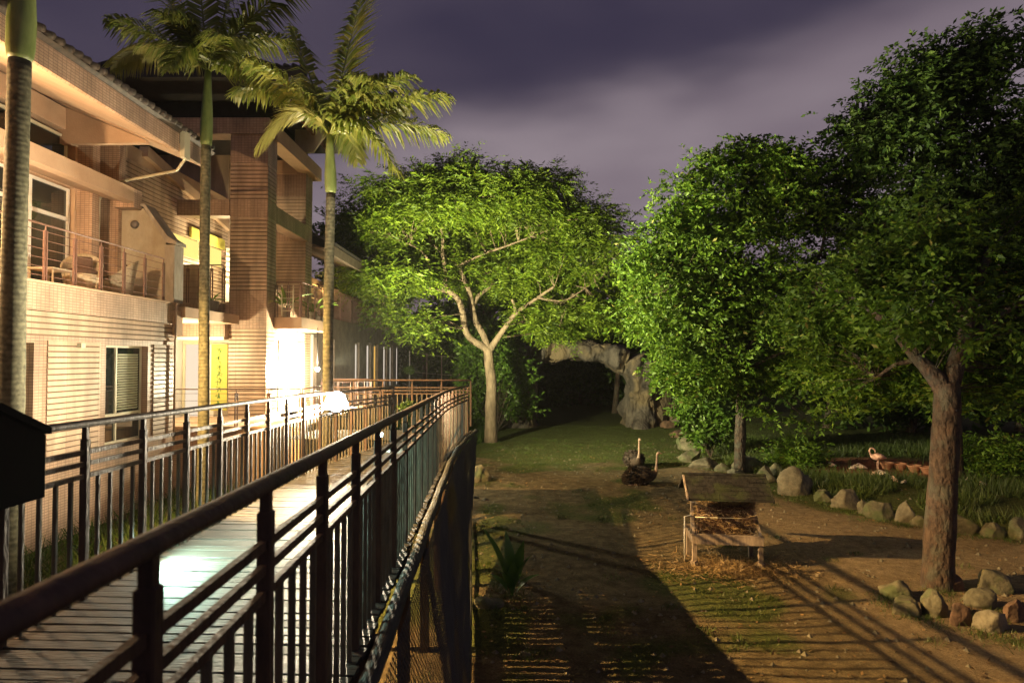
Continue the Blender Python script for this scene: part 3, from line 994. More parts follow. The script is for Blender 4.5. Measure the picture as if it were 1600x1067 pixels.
# glazed doors to the balcony
for (y0, y1, z0, z1, mull, sill) in ((11.2, 12.9, 5.66, 8.15, (0.5,), 7.55), (12.9, 14.5, 5.66, 8.15, (0.25,), 7.45), (8.7, 11.0, 8.62, 9.32, (0.5,), None), (11.0, 14.4, 8.62, 9.32, (0.56,), None)):
    x = UX - .1
    m = MB(); tr = .06
    m.box(x - .05, x + .02, y0, y0 + tr, z0, z1); m.box(x - .05, x + .02, y1 - tr, y1, z0, z1)
    m.box(x - .05, x + .02, y0 + tr, y1 - tr, z1 - tr, z1); m.box(x - .05, x + .02, y0 + tr, y1 - tr, z0, z0 + tr)
    fr = m.build("door_frame" if z0 < 6 else "window_frame", M["white"] if z0 < 6 else M["frame"], B)
    for f in mull:
        yy = y0 + (y1 - y0) * f
        ibox("mullion", M["white"], fr, x - .04, x + .03, yy - .04, yy + .04, z0 + tr, z1 - tr)
    if sill: ibox("transom", M["white"], fr, x - .04, x + .028, y0 + tr, y1 - tr, sill - .04, sill + .04)
    ibox("pane", M["glass"], fr, x - .03, x - .022, y0 + tr, y1 - tr, z0 + tr, z1 - tr)
# canopy over the doors: deep, with a sloping underside
m = MB(); m.prism([(-9.0, 8.02), (-9.0, 8.35), (UX, 8.42), (UX, 8.19), (-9.15, 7.98)], "y", -2, 15.15)
m.build("canopy", M["stucco"], B)
m = MB(); m.box(-9.5, -9.02, 15.16, 15.5, 7.9, 8.35); m.build("canopy_end", M["tile"], B)
# eave: sloping soffit, tiled fascia, row of roof tile ends
EX = -7.2
m = MB(); m.prism([(EX - .02, 8.78), (-10.6, 10.18), (-10.6, 10.30), (EX - .02, 8.98)], "y", -2, 13.62); m.build("soffit", M["stucco"], B)
m = MB(); m.prism([(EX - .02, 8.78), (-10.6, 10.18), (-10.6, 10.30), (EX - .02, 8.98)], "y", 13.9, 15.05); m.build("soffit", M["stucco"], B)
for (ya, yb) in ((-2, 13.62), (13.9, 15.05)):
    m = MB(); m.box(EX - .018, EX + .06, ya, yb, 8.74, 9.12); m.build("fascia", M["tile"], B)
m = MB(); m.prism([(EX + .04, 9.125), (-13.5, 11.85), (-13.5, 11.98), (EX + .12, 9.19)], "y", -2, 15.15); roof = m.build("roof", M["rooftile"], B)
m = MB(); m.prism([(-10.2, 10.0), (-8.2, 9.18), (-8.2, 9.12), (-10.2, 9.10)], "y", 14.2, 14.35); m.build("gable_fin", M["stucco"], B)
rt = MB(); rt.tube([(0.12, 0, 0), (-0.9, 0, 0.37)], 0.06, 8); RT = rt.mesh("roof_tile", M["rooftile"])
for yy in np.arange(4.0, 15.1, 0.21):
    link("roof_tile", RT, roof, loc=(EX + .06, yy, 9.23 + random.uniform(-.012, .012)))
m = MB(); m.box(EX + .062, EX + .16, 13.64, 13.88, 8.62, 9.2); m.build("rain_head", M["frame"], B)
m = MB(); m.tube([(EX + .12, 13.76, 8.63), (-7.6, 14.4, 8.55), (-9.7, 15.3, 8.5), (-9.93, 15.3, 8.1), (-9.93, 15.3, 5.8)], 0.03, 7); m.build("rain_pipe", M["frame"], B)
# partition with chamfered corner and round lamp, its thick capped end
Yp = 15.5
m = MB(); m.prism([(UX + .02, 5.66), (-8.42, 5.66), (-8.42, 7.18), (-8.98, 7.95), (UX + .02, 7.98)], "y", Yp, Yp + .3); part_w = m.build("partition_wall", M["plaster"], B)
m = MB(); m.prism([(-8.42, 5.66), (FX + .02, 5.66), (FX + .02, 7.05), (-8.42, 7.05)], "y", Yp - .05, Yp + .38); m.build("partition_end", M["concrete"], B)
m = MB()
m.prism([(-8.38, 7.10), (FX + .06, 7.055), (FX + .06, 7.13), (-8.36, 7.27), (-8.92, 8.05), (UX + .02, 8.06), (UX + .02, 7.985), (-8.96, 7.985)], "y", Yp - .06, Yp + .42)
m.build("coping", M["concrete"], B)
lc = (-9.17, Yp - .03, 7.55)
ball(lc, 0.105, 16, (1, .5, 1)).build("bulkhead_lamp", mat_basic("grey_enamel", (0.12, 0.11, 0.10), (0.09, 0.08, 0.08), 0.4, 5), B)

# ---------------------------------------------------------------- tower with the pillars
T = thing("building_tower", (-8.5, 21, 0.5), "middle tower of ribbed tile pillars under a dark flat roof", "building", "wings of the tiled building")


def pillar(x0, x1, y0, y1, label):
    m = MB(); m.box(x0 + .03, x1 - .03, y0 + .03, y1, 0.6, 11.0)
    p = m.build("pillar", M["tile"], T); p["label"] = label
    for (za, zb) in ((0.9, 5.18), (6.32, 8.52), (9.06, 10.15)):
        ribs_south(p, y0 + .03, x0, x1, za, zb, single=(y0 < 20 and za > 1.5 or y0 < 20))
        ribs_east(p, x1 - .03, y0, y1, za, zb, h=0.115, single=False)
    for (za, zb) in ((5.18, 6.32), (8.52, 9.06), (10.15, 11.0)):
        ibox("tile_band", M["tile"], p, x0, x1, y0, y1 - .002, za + .003, zb - .003)
    return p


pillar(-8.42, -7.30, 19.0, 19.75, "near tower pillar, banded with ribbed and plain tile")
pillar(-8.60, -7.45, 23.0, 23.75, "far tower pillar against the sky")
m = MB()
m.box(-10.0, -8.6, 23.2, 23.7, 5.4, 11.0)
m.box(-14, -10.02, 22.5, 24.0, 0.6, 11.5)
m.box(-10.0, -9.3, 19.2, 19.5, 5.9, 7.1)
m.build("rear_wall", M["rib"], T)
# ground-floor volume
m = MB(); m.box(-14, -9.95, 15.6, 24, 0.6, 4.87); m.box(-9.95, -7.45, 19.4, 24.0, 0.6, 5.20); m.build("ground_floor_wall", M["white"], T)
ribs_east(T, -7.45, 19.76, 20.25, 2.5, 5.18, h=0.09, single=False)
ribs_east(T, -7.45, 22.9, 23.6, 2.5, 5.18, h=0.09, single=False)
# floor band facing the terrace
m = MB(); m.box(-10.0, -8.425, 18.75, 19.4, 4.87, 5.90); m.build("floor_band", M["tile"], T)
m = MB(); m.box(-10.0, -8.43, 18.7, 18.748, 4.84, 4.93); m.build("drip_edge", M["white"], T)
m = MB(); m.box(-14, -8.0, 15.65, 18.74, 5.30, 5.56); m.build("terrace_roof", M["stucco"], T)
rail_run(T, (-9.9, 18.8, 5.93), (-8.5, 18.8, 5.93), 5, 1.12, 6, "dark red railing of the recessed terrace")
# beams at the second and third level
m = MB(); m.box(-10.6, -8.425, 18.96, 19.4, 8.55, 9.03); m.build("beam", M["tile"], T)
m = MB(); m.box(-7.80, -7.33, 19.76, 22.96, 8.50, 9.03); m.build("beam", M["tile"], T)
m = MB(); m.box(-11.2, -7.25, 18.93, 19.5, 11.0, 11.48); m.build("beam", M["tile"], T)
m = MB(); m.box(-7.72, -7.22, 19.52, 24.1, 11.0, 11.48); m.build("beam", M["stucco"], T)
m = MB(); m.box(-10.0, -7.74, 22.9, 23.4, 10.95, 11.44); m.build("beam", M["stucco"], T)
# sloping brace beams behind
m = MB(); m.bar((-9.98, 17.2, 9.9), (-9.98, 22.4, 8.9), 0.25, 0.3); m.build("brace", M["stucco"], T)
# dark roof, its eave and the dark loft wall under it
m = MB(); m.box(-13.2, -7.9, 19.9, 24.0, 11.5, 12.35); m.build("loft_wall", M["darkroof"], T)
m = MB(); m.prism([(-12.6, 12.35), (-5.9, 12.35), (-6.0, 12.48), (-9.2, 13.6), (-12.6, 12.6)], "y", 18.2, 25.0); rf = m.build("roof", M["darkroof"], T)
m = MB(); m.box(-12.62, -5.88, 18.08, 18.19, 12.33, 12.62); m.build("eave_board", M["darkroof"], T)
rtm = MB(); rtm.tube([(0, -.02, 0), (0, .5, 0.16)], 0.06, 7); RT2 = rtm.mesh("roof_tile", M["darkroof"])
for xx in np.arange(-12.5, -5.95, 0.24):
    link("roof_tile", RT2, rf, loc=(xx, 18.12, 12.68))
m = MB(); m.box(-7.0, -6.9, 18.6, 24.5, 12.1, 12.33); m.box(-6.2, -6.08, 18.4, 24.8, 12.1, 12.33); m.build("rafter", M["railmetal"], T)
m = MB(); m.bar((-7.2, 19.6, 11.5), (-6.9, 19.6, 12.3), .12, .12); m.bar((-7.4, 22.6, 11.5), (-6.95, 22.6, 12.3), .12, .12); m.build("strut", M["railmetal"], T)
m = MB(); m.prism([(-7.6, 11.5), (-6.95, 11.5), (-6.4, 12.3), (-7.6, 12.3)], "y", 22.2, 22.3); m.build("gable_panel", M["plaster"], T)
# lit openings in the recess
m = MB(); m.box(-9.93, -9.86, 19.6, 21.9, 8.02, 8.35); m.build("lintel", M["banner"], T)
for (ya, yb) in ((17.1, 18.6), (18.7, 20.2), (20.3, 21.8)):
    m = MB(); m.box(-9.972, -9.94, ya, yb, 7.42, 7.98); m.build("lit_window", M["glow"], T)
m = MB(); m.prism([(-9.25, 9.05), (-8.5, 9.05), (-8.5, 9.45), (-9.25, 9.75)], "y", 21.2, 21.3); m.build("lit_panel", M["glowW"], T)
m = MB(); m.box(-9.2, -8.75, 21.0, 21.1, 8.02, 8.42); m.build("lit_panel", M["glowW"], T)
m = MB(); m.prism([(-9.6, 6.2), (-8.45, 6.2), (-8.45, 7.9), (-9.6, 8.0)], "y", 21.4, 21.5); o = m.build("stair_wall", M["white"], T)
for k in range(7):
    m = MB(); m.bar((-9.7, 21.3, 7.9 - k * .16), (-8.45, 21.3, 7.55 - k * .16), .03, .03); m.build("screen_slat", M["railmetal"], T)
lamp("POINT", "recess_fill", (-9.2, 20.5, 7.3), 220, (1.0, 0.82, 0.45), 0.1)  # added fill to brighten the recess, no lamp modelled
lamp("POINT", "eave_fill", (-8.9, 30.5, 7.6), 60, (1.0, 0.6, 0.2), 0.1)  # fill light added under the far eave, without a fixture
# terrace window beside the pillar with curtain, and the banner
m = MB()
for (a, b_) in ((-9.93, -9.85), (-9.35, -9.29), (-8.52, -8.45)):
    m.box(a, b_, 19.3, 19.38, 2.55, 4.86)
m.box(-9.85, -9.35, 19.3, 19.38, 4.72, 4.86); m.box(-9.29, -8.52, 19.3, 19.38, 4.72, 4.86)
fr = m.build("door_frame", M["frame"], T)
ibox("pane", M["glowW"], fr, -9.85, -9.35, 19.34, 19.36, 2.55, 4.72)
ibox("curtain", M["white"], fr, -9.29, -8.52, 19.33, 19.37, 2.55, 4.72)
# small tower balcony
m = MB(); m.box(-7.30, -6.45, 19.6, 22.6, 5.21, 5.56); bl = m.build("balcony_slab", M["stucco"], T)
rail_run(T, (-7.25, 19.65, 5.56), (-6.5, 19.65, 5.56), 3, 1.1, 3, "front rail of the small tower balcony")
rail_run(T, (-6.5, 19.65, 5.56), (-6.5, 22.5, 5.56), 5, 1.1, 7, "side rail of the small tower balcony")
m = MB()
for xx in (-7.05, -6.70): m.box(xx - .015, xx + .015, 19.55, 19.58, 5.6, 6.55)
for z in np.arange(5.75, 6.5, .19): m.box(-7.035, -6.715, 19.555, 19.575, z, z + .02)
m.build("ladder_rack", M["frame"], T)
# white doors in the flood-lit wall
for (ya, yb) in ((20.35, 21.1), (21.2, 21.95), (22.05, 22.8)):
    m = MB(); m.box(-7.448, -7.40, ya, yb, 2.55, 4.85); d = m.build("door", M["white"], T)
    m = MB(); m.box(-7.398, -7.39, ya + .12, yb - .12, 2.8, 4.6); m.build("pane", M["frame"], T)

# long cloth banner with a column of brushed characters
t = thing("banner", (-8.75, 19.1, 2.9), "tall yellow banner with a column of green brushed characters by the pillar", "banner")
m = MB(); m.box(-8.98, -8.50, 19.12, 19.13, 2.75, 4.72); m.build("cloth", M["banner"], t)
m = MB(); m.tube([(-9.0, 19.11, 4.74), (-8.48, 19.11, 4.74)], .014, 6); m.build("rod", M["frame"], t)
random.seed(31)
for k in range(8):
    zc = 4.52 - k * .225; m = MB(); xc = -8.74
    for q in range(5):
        a = random.uniform(-.6, .5) if q % 2 else random.uniform(1.1, 2.0)
        L_ = random.uniform(.05, .09); cx = xc + random.uniform(-.05, .05); cz = zc + random.uniform(-.06, .06)
        m.bar((cx - L_ * math.cos(a), 19.116, cz - L_ * math.sin(a)), (cx + L_ * math.cos(a), 19.116, cz + L_ * math.sin(a)), .004, .018 if abs(a) < 1 else .02)
    m.build("character", M["ink"], t)

# terrace in front of it, with thin railing
t = thing("terrace", (-7.0, 17.0, 0.8), "raised tiled terrace in front of the flood-lit tower wall", "terrace")
m = MB(); m.box(-9.9, -5.4, 16.5, 19.35, 0.9, 2.50); m.box(-7.4, -5.4, 19.36, 25.0, 0.9, 2.50); m.build("terrace_base", M["tile"], t)
m = MB(); m.box(-9.9, -5.33, 16.43, 19.35, 2.503, 2.56); m.box(-7.4, -5.33, 19.36, 25.0, 2.503, 2.56); m.build("terrace_floor", M["stucco"], t)
rail_run(t, (-8.75, 16.52, 2.56), (-5.45, 16.52, 2.56), 5, .95, 5, double=True)
rail_run(t, (-5.42, 16.6, 2.56), (-5.42, 19.6, 2.56), 4, .95, 5)
rail_run(t, (-5.42, 20.5, 2.56), (-5.42, 24.6, 2.56), 5, .95, 5)
rail_run(t, (-7.3, 24.6, 2.56), (-5.42, 24.6, 2.56), 4, .95, 5)
m = MB(); m.box(-6.7, -6.3, 18.6, 18.9, 2.57, 2.75); m.build("floor_light_box", M["black"], t)

# ---------------------------------------------------------------- far wing
V = thing("building_wing", (-9.0, 34, 0.8), "distant building wing with a row of tall lit window strips", "building", "wings of the tiled building")
FV = -7.5
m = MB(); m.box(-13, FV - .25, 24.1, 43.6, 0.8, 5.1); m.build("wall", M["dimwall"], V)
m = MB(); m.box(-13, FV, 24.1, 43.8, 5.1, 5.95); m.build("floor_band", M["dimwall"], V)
# piers between the strips
px_strip = [(489, 495, 0), (505, 511, 0), (519, 523, 0), (556, 562, 1), (574, 580, 1), (585, 591, 2), (600, 605, 1), (610, 614, 1), (620, 624, 1), (636, 640, 0)]
ycur = 24.12
for (a, b_, k) in px_strip:
    y0 = 1000 * -FV / (800 - a); y1 = 1000 * -FV / (800 - b_)
    if y1 > 43.4: y1 = 43.4
    if y0 > 43.3: break
    if y0 - ycur > .05: ibox("pier", M["dimwall"], V, FV - .25, FV - .02, ycur, y0 - .06, 1.0, 5.1)
    fr = ibox("window_frame", M["frame"], V, FV - .24, FV - .16, y0 - .04, y1 + .04, 2.55, 5.05)
    gm = [M["glass"], M["glowS"], M["glowO"]][k]
    link("pane", cube_of(gm), fr, scale=(0.5, 0.86, 0.94)).location = (0.30, 0, 0)
    ycur = y1 + .06
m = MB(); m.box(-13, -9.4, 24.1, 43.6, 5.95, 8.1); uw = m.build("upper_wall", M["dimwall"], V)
for ya in (25.6, 27.4, 29.6, 31.2, 33.6, 35.2, 37.8, 39.4):
    fr = ibox("window_frame", M["frame"], V, -9.40, -9.34, ya, ya + 1.1, 7.1, 7.8)
    lit = ya in (31.2,)
    gm = M["glowW"] if lit else M["glass"]
    link("pane", cube_of(gm), fr, scale=(0.6, 0.86, 0.8)).location = (0.3, 0, 0)
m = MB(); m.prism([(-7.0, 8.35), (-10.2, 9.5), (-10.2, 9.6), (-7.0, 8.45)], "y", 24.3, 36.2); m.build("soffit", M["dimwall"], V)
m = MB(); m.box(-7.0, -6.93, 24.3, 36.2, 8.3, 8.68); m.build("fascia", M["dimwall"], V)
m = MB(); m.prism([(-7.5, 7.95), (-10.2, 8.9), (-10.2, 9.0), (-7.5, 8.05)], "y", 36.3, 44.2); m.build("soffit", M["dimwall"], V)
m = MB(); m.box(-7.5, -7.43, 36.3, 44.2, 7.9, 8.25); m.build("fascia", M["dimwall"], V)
m = MB(); m.prism([(-6.9, 8.70), (-12.5, 10.9), (-12.5, 11.0), (-6.85, 8.78)], "y", 24.1, 44.4); m.build("roof", M["darkroof"], V)
m = MB(); m.prism([(-9.4, 5.96), (-7.7, 5.96), (-7.7, 7.0), (-8.3, 7.6), (-9.4, 7.7)], "y", 30.6, 31.0); m.build("partition_wall", M["dimwall"], V)
m = MB(); m.prism([(-9.4, 5.96), (-7.7, 5.96), (-7.7, 7.0), (-8.3, 7.6), (-9.4, 7.7)], "y", 36.2, 36.6); m.build("partition_wall", M["dimwall"], V)
h = rail_run(V, (FV + .02, 24.4, 5.95), (FV + .02, 43.6, 5.95), 12, 1.2, 2, "dark upright-bar balcony railing", double=False)
for yy in np.arange(24.6, 43.5, 0.24):
    ibox("bar", M["railmetal"], h, FV + .012, FV + .028, yy - .008, yy + .008, 5.97, 7.1)

# ---------------------------------------------------------------- balcony furniture


def tub_chair(loc, rot, label):
    t = thing("rattan_chair", loc, label, "chair", "rattan chairs on the balcony")
    t.rotation_euler = (0, 0, rot)
    o = Vector(loc)
    m = MB(); n = 22; rows = 7
    vs_ = []
    for side in (0, 1):
        for j in range(rows + 1):
            for i in range(n + 1):
                a = R(-25) + R(230) * i / n
                back = math.sin(max(0, min(math.pi, (a + R(25)) / R(230) * math.pi))) ** 1.5
                top = 0.48 + 0.42 * back
                z = 0.12 + (top - 0.12) * j / rows
                fl = 0.30 + 0.07 * (j / rows) + 0.05 * back * (j / rows)
                r = fl - 0.03 * side
                vs_.append(o + Vector((r * math.cos(a), r * math.sin(a), z)))
    W1 = n + 1; S = (rows + 1) * W1; fs = []
    for j in range(rows):
        for i in range(n):
            a = j * W1 + i
            fs.append((a, a + 1, a + W1 + 1, a + W1)); fs.append((S + a + W1, S + a + W1 + 1, S + a + 1, S + a))
    for i in range(n):
        a = rows * W1 + i; fs.append((a, a + 1, S + a + 1, S + a))
    for j in range(rows):
        for i in (0, n):
            a = j * W1 + i; fs.append((a, a + W1, S + a + W1, S + a))
    m.add(vs_, fs, True); m.build("backrest", M["rattan"], t)
    m = MB(); m.tube([o + Vector((0, 0, .04)), o + Vector((0, 0, .30)), o + Vector((0, 0, .40))], [.25, .31, .31], 20); m.build("seat", M["rattan"], t)
    m = MB(); m.tube([o + Vector((0, 0, .40)), o + Vector((0, 0, .44)), o + Vector((0, 0, .49)), o + Vector((0, 0, .51))], [.25, .28, .28, .22], 20); m.build("seat_cushion", M["cushion"], t)
    m = MB(); m.bbox(o.x - .17, o.x + .17, o.y + .10, o.y + .2, o.z + .5, o.z + .80, .03); m.build("back_cushion", M["cushion"], t)
    for k in range(4):
        a = R(45 + 90 * k)
        m = MB(); m.tube([o + Vector((.2 * math.cos(a), .2 * math.sin(a), .06)), o + Vector((.22 * math.cos(a), .22 * math.sin(a), 0))], .018, 6); m.build("leg", M["rattan"], t)
    return t


tub_chair((-9.0, 13.35, 5.65), R(28), "white rattan tub chair nearer the glazed doors, turned outwards")
tub_chair((-9.0, 14.55, 5.65), R(-60), "white rattan tub chair nearer the plastered partition wall")
t = thing("side_table", (-9.05, 12.55, 5.65), "low pale table beside the left rattan chair", "table")
m = MB(); m.bbox(-9.35, -8.8, 12.25, 12.85, 6.02, 6.06, .01); m.build("tabletop", M["rattan"], t)
for sx in (-9.3, -8.85):
    for sy in (12.3, 12.8):
        m = MB(); m.tube([(sx, sy, 6.02), (sx * .997 - .03, sy, 5.65)], .02, 6); m.build("leg", M["rattan"], t)


# ================================================================ vegetation
def unit(v):
    return v / np.maximum(np.linalg.norm(v, axis=-1, keepdims=True), 1e-9)


def leaf_quads(pos, direc, length, width, droop=0.0, up=None):
    """rhombic leaves: pos (N,3), direc (N,3) -> (N*4,3)"""
    n = len(pos)
    d = unit(direc + np.array([0, 0, -droop]))
    if up is None:
        up = unit(RNG.normal(size=(n, 3)) * 0.85 + np.array([0, 0, 0.9]))
    sd = unit(np.cross(d, up))
    L_ = np.broadcast_to(np.asarray(length), (n,))[:, None]
    Wd = np.broadcast_to(np.asarray(width), (n,))[:, None]
    a = pos; b = pos + d * L_ * 0.45 + sd * Wd * 0.5; c = pos + d * L_; e = pos + d * L_ * 0.45 - sd * Wd * 0.5
    return np.stack([a, b, c, e], 1).reshape(-1, 3)


def sprays(centers, radii, twigs, leaves, twig_len, leaf_len, leaf_w, flat=0.45, droop=0.15, pinnate=False, out_from=None, stagger=1.0):
    """leaf sprays gathered into clumps"""
    P_, D_ = [], []
    C = np.repeat(centers, twigs, 0); Rr = np.repeat(radii, twigs)
    n = len(C)
    off = RNG.normal(size=(n, 3)) * np.array([0.55, 0.55, 0.55 * flat])
    base = C + off * Rr[:, None]
    out = unit(off * np.array([1, 1, 0.4]) + RNG.normal(size=(n, 3)) * 0.45)
    if out_from is not None:
        out = unit(out + 0.5 * unit(C - out_from))
    out = unit(out + np.array([0, 0, -droop]))
    side = unit(np.cross(out, np.array([0, 0, 1.0]) + RNG.normal(size=(n, 3)) * 0.3))
    tl = twig_len * RNG.uniform(0.6, 1.25, n)
    for k in range(leaves):
        f = (k + 0.5) / leaves
        s = 1 if k % 2 else -1
        p = base + out * (tl * f)[:, None] + np.array([0, 0, -1]) * (droop * 0.5 * tl * f * f)[:, None]
        if pinnate:
            d = unit(side * s + out * 0.55 + RNG.normal(size=(n, 3)) * 0.12)
        else:
            d = unit(side * s * 0.8 + out * 0.7 + RNG.normal(size=(n, 3)) * 0.4)
        P_.append(p); D_.append(d)
    p = np.concatenate(P_); d = np.concatenate(D_)
    sc = RNG.uniform(0.55, 1.4, len(p))
    return leaf_quads(p, d, leaf_len * sc, leaf_w * sc, droop=droop * 0.7)


def crown_points(ells, n_per_m2, shell=0.55, bottom_cut=-0.55, gap=0.55, thr=-0.16):
    """clump centres through the outer part of ellipsoids [(centre, radii)]"""
    pts = []
    for c, r in ells:
        c = np.array(c, float); r = np.array(r, float)
        area = 4 * math.pi * ((r[0] * r[1]) ** 1.6 / 3 + (r[0] * r[2]) ** 1.6 / 3 + (r[1] * r[2]) ** 1.6 / 3) ** (1 / 1.6)
        k = int(area * n_per_m2)
        v = unit(RNG.normal(size=(k * 3, 3)))
        v = v[v[:, 2] > bottom_cut][:k]
        rad = shell + (1 - shell) * RNG.uniform(0, 1, len(v)) ** 0.6
        q = c + v * r * rad[:, None]
        keep = np.array([mnoise.noise(Vector(p_ * gap)) > thr for p_ in q], bool)
        pts.append(q[keep])
    return np.concatenate(pts)


def limb_mesh(paths, n=9):
    m = MB()
    for pts, r0, r1 in paths:
        pts = [Vector(p) for p in pts]
        # smooth the path by Catmull-Rom
        out = []
        for i in range(len(pts) - 1):
            p0 = pts[max(i - 1, 0)]; p1 = pts[i]; p2 = pts[i + 1]; p3 = pts[min(i + 2, len(pts) - 1)]
            for q in range(5):
                t = q / 5
                out.append(0.5 * ((2 * p1) + (-p0 + p2) * t + (2 * p0 - 5 * p1 + 4 * p2 - p3) * t * t + (-p0 + 3 * p1 - 3 * p2 + p3) * t ** 3))
        out.append(pts[-1])
        k = len(out)
        rad = [(r0 + (r1 - r0) * (i / (k - 1)) ** 0.8) * (1 + 0.10 * mnoise.noise(out[i] * 2.5)) for i in range(k)]
        m.tube(out, rad, n)
    return m


def branch_net(nodes, targets, r=0.035, keep=1.0):
    """thin branches from the nearest limb point to each clump"""
    nodes = np.array(nodes, float)
    m = MB()
    for t in targets:
        if random.random() > keep: continue
        d = np.linalg.norm(nodes - t, axis=1)
        j = int(np.argmin(d + 0.6 * np.maximum(0, nodes[:, 2] - t[2])))
        a = Vector(nodes[j]); b = Vector(t)
        L_ = (b - a).length
        if L_ < 0.15: continue
        k1 = a.lerp(b, 0.35) + Vector((random.uniform(-.12, .12), random.uniform(-.12, .12), random.uniform(0.0, .12))) * L_
        k2 = a.lerp(b, 0.7) + Vector((random.uniform(-.1, .1), random.uniform(-.1, .1), random.uniform(0, .1))) * L_
        rr = r * (0.4 + 0.25 * L_)
        m.tube([a, k1, k2, b], [rr, rr * .75, rr * .5, rr * .22], 4, cap=False)
    return m


def path_nodes(paths, skip_first=1):
    out = []
    for i, (pts, r0, r1) in enumerate(paths):
        P = [Vector(p) for p in pts]
        for a, b in zip(P[:-1], P[1:]):
            n = max(1, int((b - a).length / 0.5))
            for q in range(n): out.append(tuple(a.lerp(b, q / n)))
        out.append(tuple(P[-1]))
    return out


def tree(name, label, base, paths, ells, mat_bark, mat_l, dens=1.2, rc=0.7, twigs=16, leaves=8, twig_len=0.5, leaf_len=0.2, leaf_w=0.07,
         flat=0.4, droop=0.15, pinnate=False, shell=0.5, branch_r=0.035, keep=1.0, group=None, cat="tree", bottom=-0.6, extra=None, crownname="crown", netnodes=None, thr=-0.16, clear=None):
    t = thing(name, tuple(base), label, cat, group)
    if paths:
        limb_mesh([paths[0]], 14).build("trunk", mat_bark, t)
    for pth in paths[1:]:
        limb_mesh([pth], 9).build("limb", mat_bark, t)
    C = crown_points(ells, dens, shell, bottom, thr=thr)
    if clear is not None: C = C[[not clear(p_) for p_ in C]]
    if extra is not None: C = np.concatenate([C, np.array(extra)])
    if paths:
        nodes = path_nodes(paths[1:] if len(paths) > 1 else paths)
        if netnodes: nodes = netnodes
        o = branch_net(nodes, C, branch_r, keep).build("branches", mat_bark, t)
        tag(o, kind="stuff")
    rad = RNG.uniform(0.65, 1.25, len(C)) * rc
    q = sprays(C, rad, twigs, leaves, twig_len, leaf_len, leaf_w, flat, droop, pinnate)
    np_mesh(crownname, q, 4, mat_l, t)
    return t


def E(cx, cy, rx, ry, Y, rd=None):
    """ellipsoid whose outline covers pixels (cx±rx, cy±ry) at depth Y"""
    c = W(cx, cy, Y); s = Y / 1000.0
    return (tuple(c), (rx * s, rd if rd else rx * s, ry * s))


# ---------------------------------------------------------------- the flood-lit spreading tree
Y1 = 33.0


def PP(lst, Y, dys=None):
    return [W(x, y, Y + (dys[i] if dys else 0)) for i, (x, y) in enumerate(lst)]


b0 = W(767, 694, Y1); b0.z = gh(b0.x, Y1) - .1
trunk = [b0] + PP([(767, 675), (767, 640), (768, 600), (764, 565), (763, 545)], Y1)
limbs = [
    (PP([(763, 548), (752, 540), (736, 530), (727, 515), (723, 490), (716, 468), (702, 456)], Y1, [0, -.1, -.2, -.5, -.8, -1, -1.1]), 0.197, 0.139),
    (PP([(703, 457), (696, 445), (696, 425), (692, 400), (692, 375), (688, 350), (684, 325)], Y1, [-1.1, -1.2, -1.3, -1.5, -1.6, -1.8, -2]), 0.139, 0.057),
    (PP([(702, 456), (684, 445), (672, 425), (668, 405), (655, 390), (640, 382)], Y1, [-1.1, -1.3, -1.8, -2.2, -2.6, -3]), 0.090, 0.033),
    (PP([(700, 457), (670, 450), (640, 440), (610, 445), (585, 455)], Y1, [-1.1, -1.4, -1.8, -2.2, -2.5]), 0.066, 0.025),
    (PP([(764, 550), (756, 525), (744, 503), (738, 480), (735, 462), (727, 440), (718, 420)], Y1, [0, .1, .2, .2, .1, 0, -.2]), 0.197, 0.107),
    (PP([(720, 425), (722, 412), (740, 405), (760, 395), (790, 385), (830, 370)], Y1, [-.2, -.3, -.4, -.5, -.6, -.8]), 0.098, 0.041),
    (PP([(719, 421), (708, 408), (690, 395), (665, 370), (645, 345)], Y1, [-.2, -.4, -.8, -1.3, -1.8]), 0.082, 0.033),
    (PP([(738, 482), (748, 462), (766, 448), (775, 430), (778, 405), (785, 370), (790, 335)], Y1, [.2, .5, .8, 1.0, 1.3, 1.6, 2]), 0.123, 0.049),
    (PP([(768, 447), (785, 440), (800, 428), (820, 405), (850, 385)], Y1, [.8, 1.2, 1.6, 2, 2.4]), 0.082, 0.033),
    (PP([(764, 548), (778, 528), (792, 508), (806, 490), (822, 478), (845, 462), (866, 448)], Y1, [0, -.2, -.4, -.6, -.8, -1, -1.2]), 0.189, 0.057),
    (PP([(806, 490), (804, 478), (800, 468)], Y1, [-.6, -.7, -.8]), 0.098, 0.066),
    (PP([(840, 465), (880, 470), (915, 450), (945, 430)], Y1, [-1, -.9, -.6, -.2]), 0.066, 0.025),
]
ells = [E(735, 330, 105, 74, Y1, 4.2), E(820, 335, 95, 70, Y1 + 1, 4.2), E(650, 345, 85, 72, Y1 - 1, 3.6), E(885, 400, 90, 92, Y1 + .8, 3.6),
        E(600, 375, 52, 52, Y1 - 1.5, 2.5), E(620, 435, 60, 36, Y1 - 1.8, 2.4), E(700, 420, 90, 60, Y1 + 1.6, 2.4), E(810, 440, 110, 60, Y1 + 2, 2.6), E(890, 495, 82, 36, Y1 + .8, 2.6), E(840, 510, 60, 24, Y1 + .8, 2)]
extra = [W(x, y, Y1 - 2.2 + random.uniform(-.6, .6)) for (x, y) in [(575, 455), (585, 470), (600, 480), (620, 480), (600, 498), (613, 505), (640, 505), (650, 512), (662, 500), (655, 525), (668, 515), (590, 440), (568, 445), (960, 380), (968, 395), (560, 330), (552, 322), (570, 340)]]


def limbs_open(p_):
    """the inside of the crown on the building side is thin, so the limbs show"""
    dx = (p_[0] - fork.x); dz = p_[2] - fork.z
    return p_[1] < Y1 + .3 and -3.2 < dx < 2.8 and -.4 < dz < 6.6 - .25 * abs(dx) and RNG.random() < .66


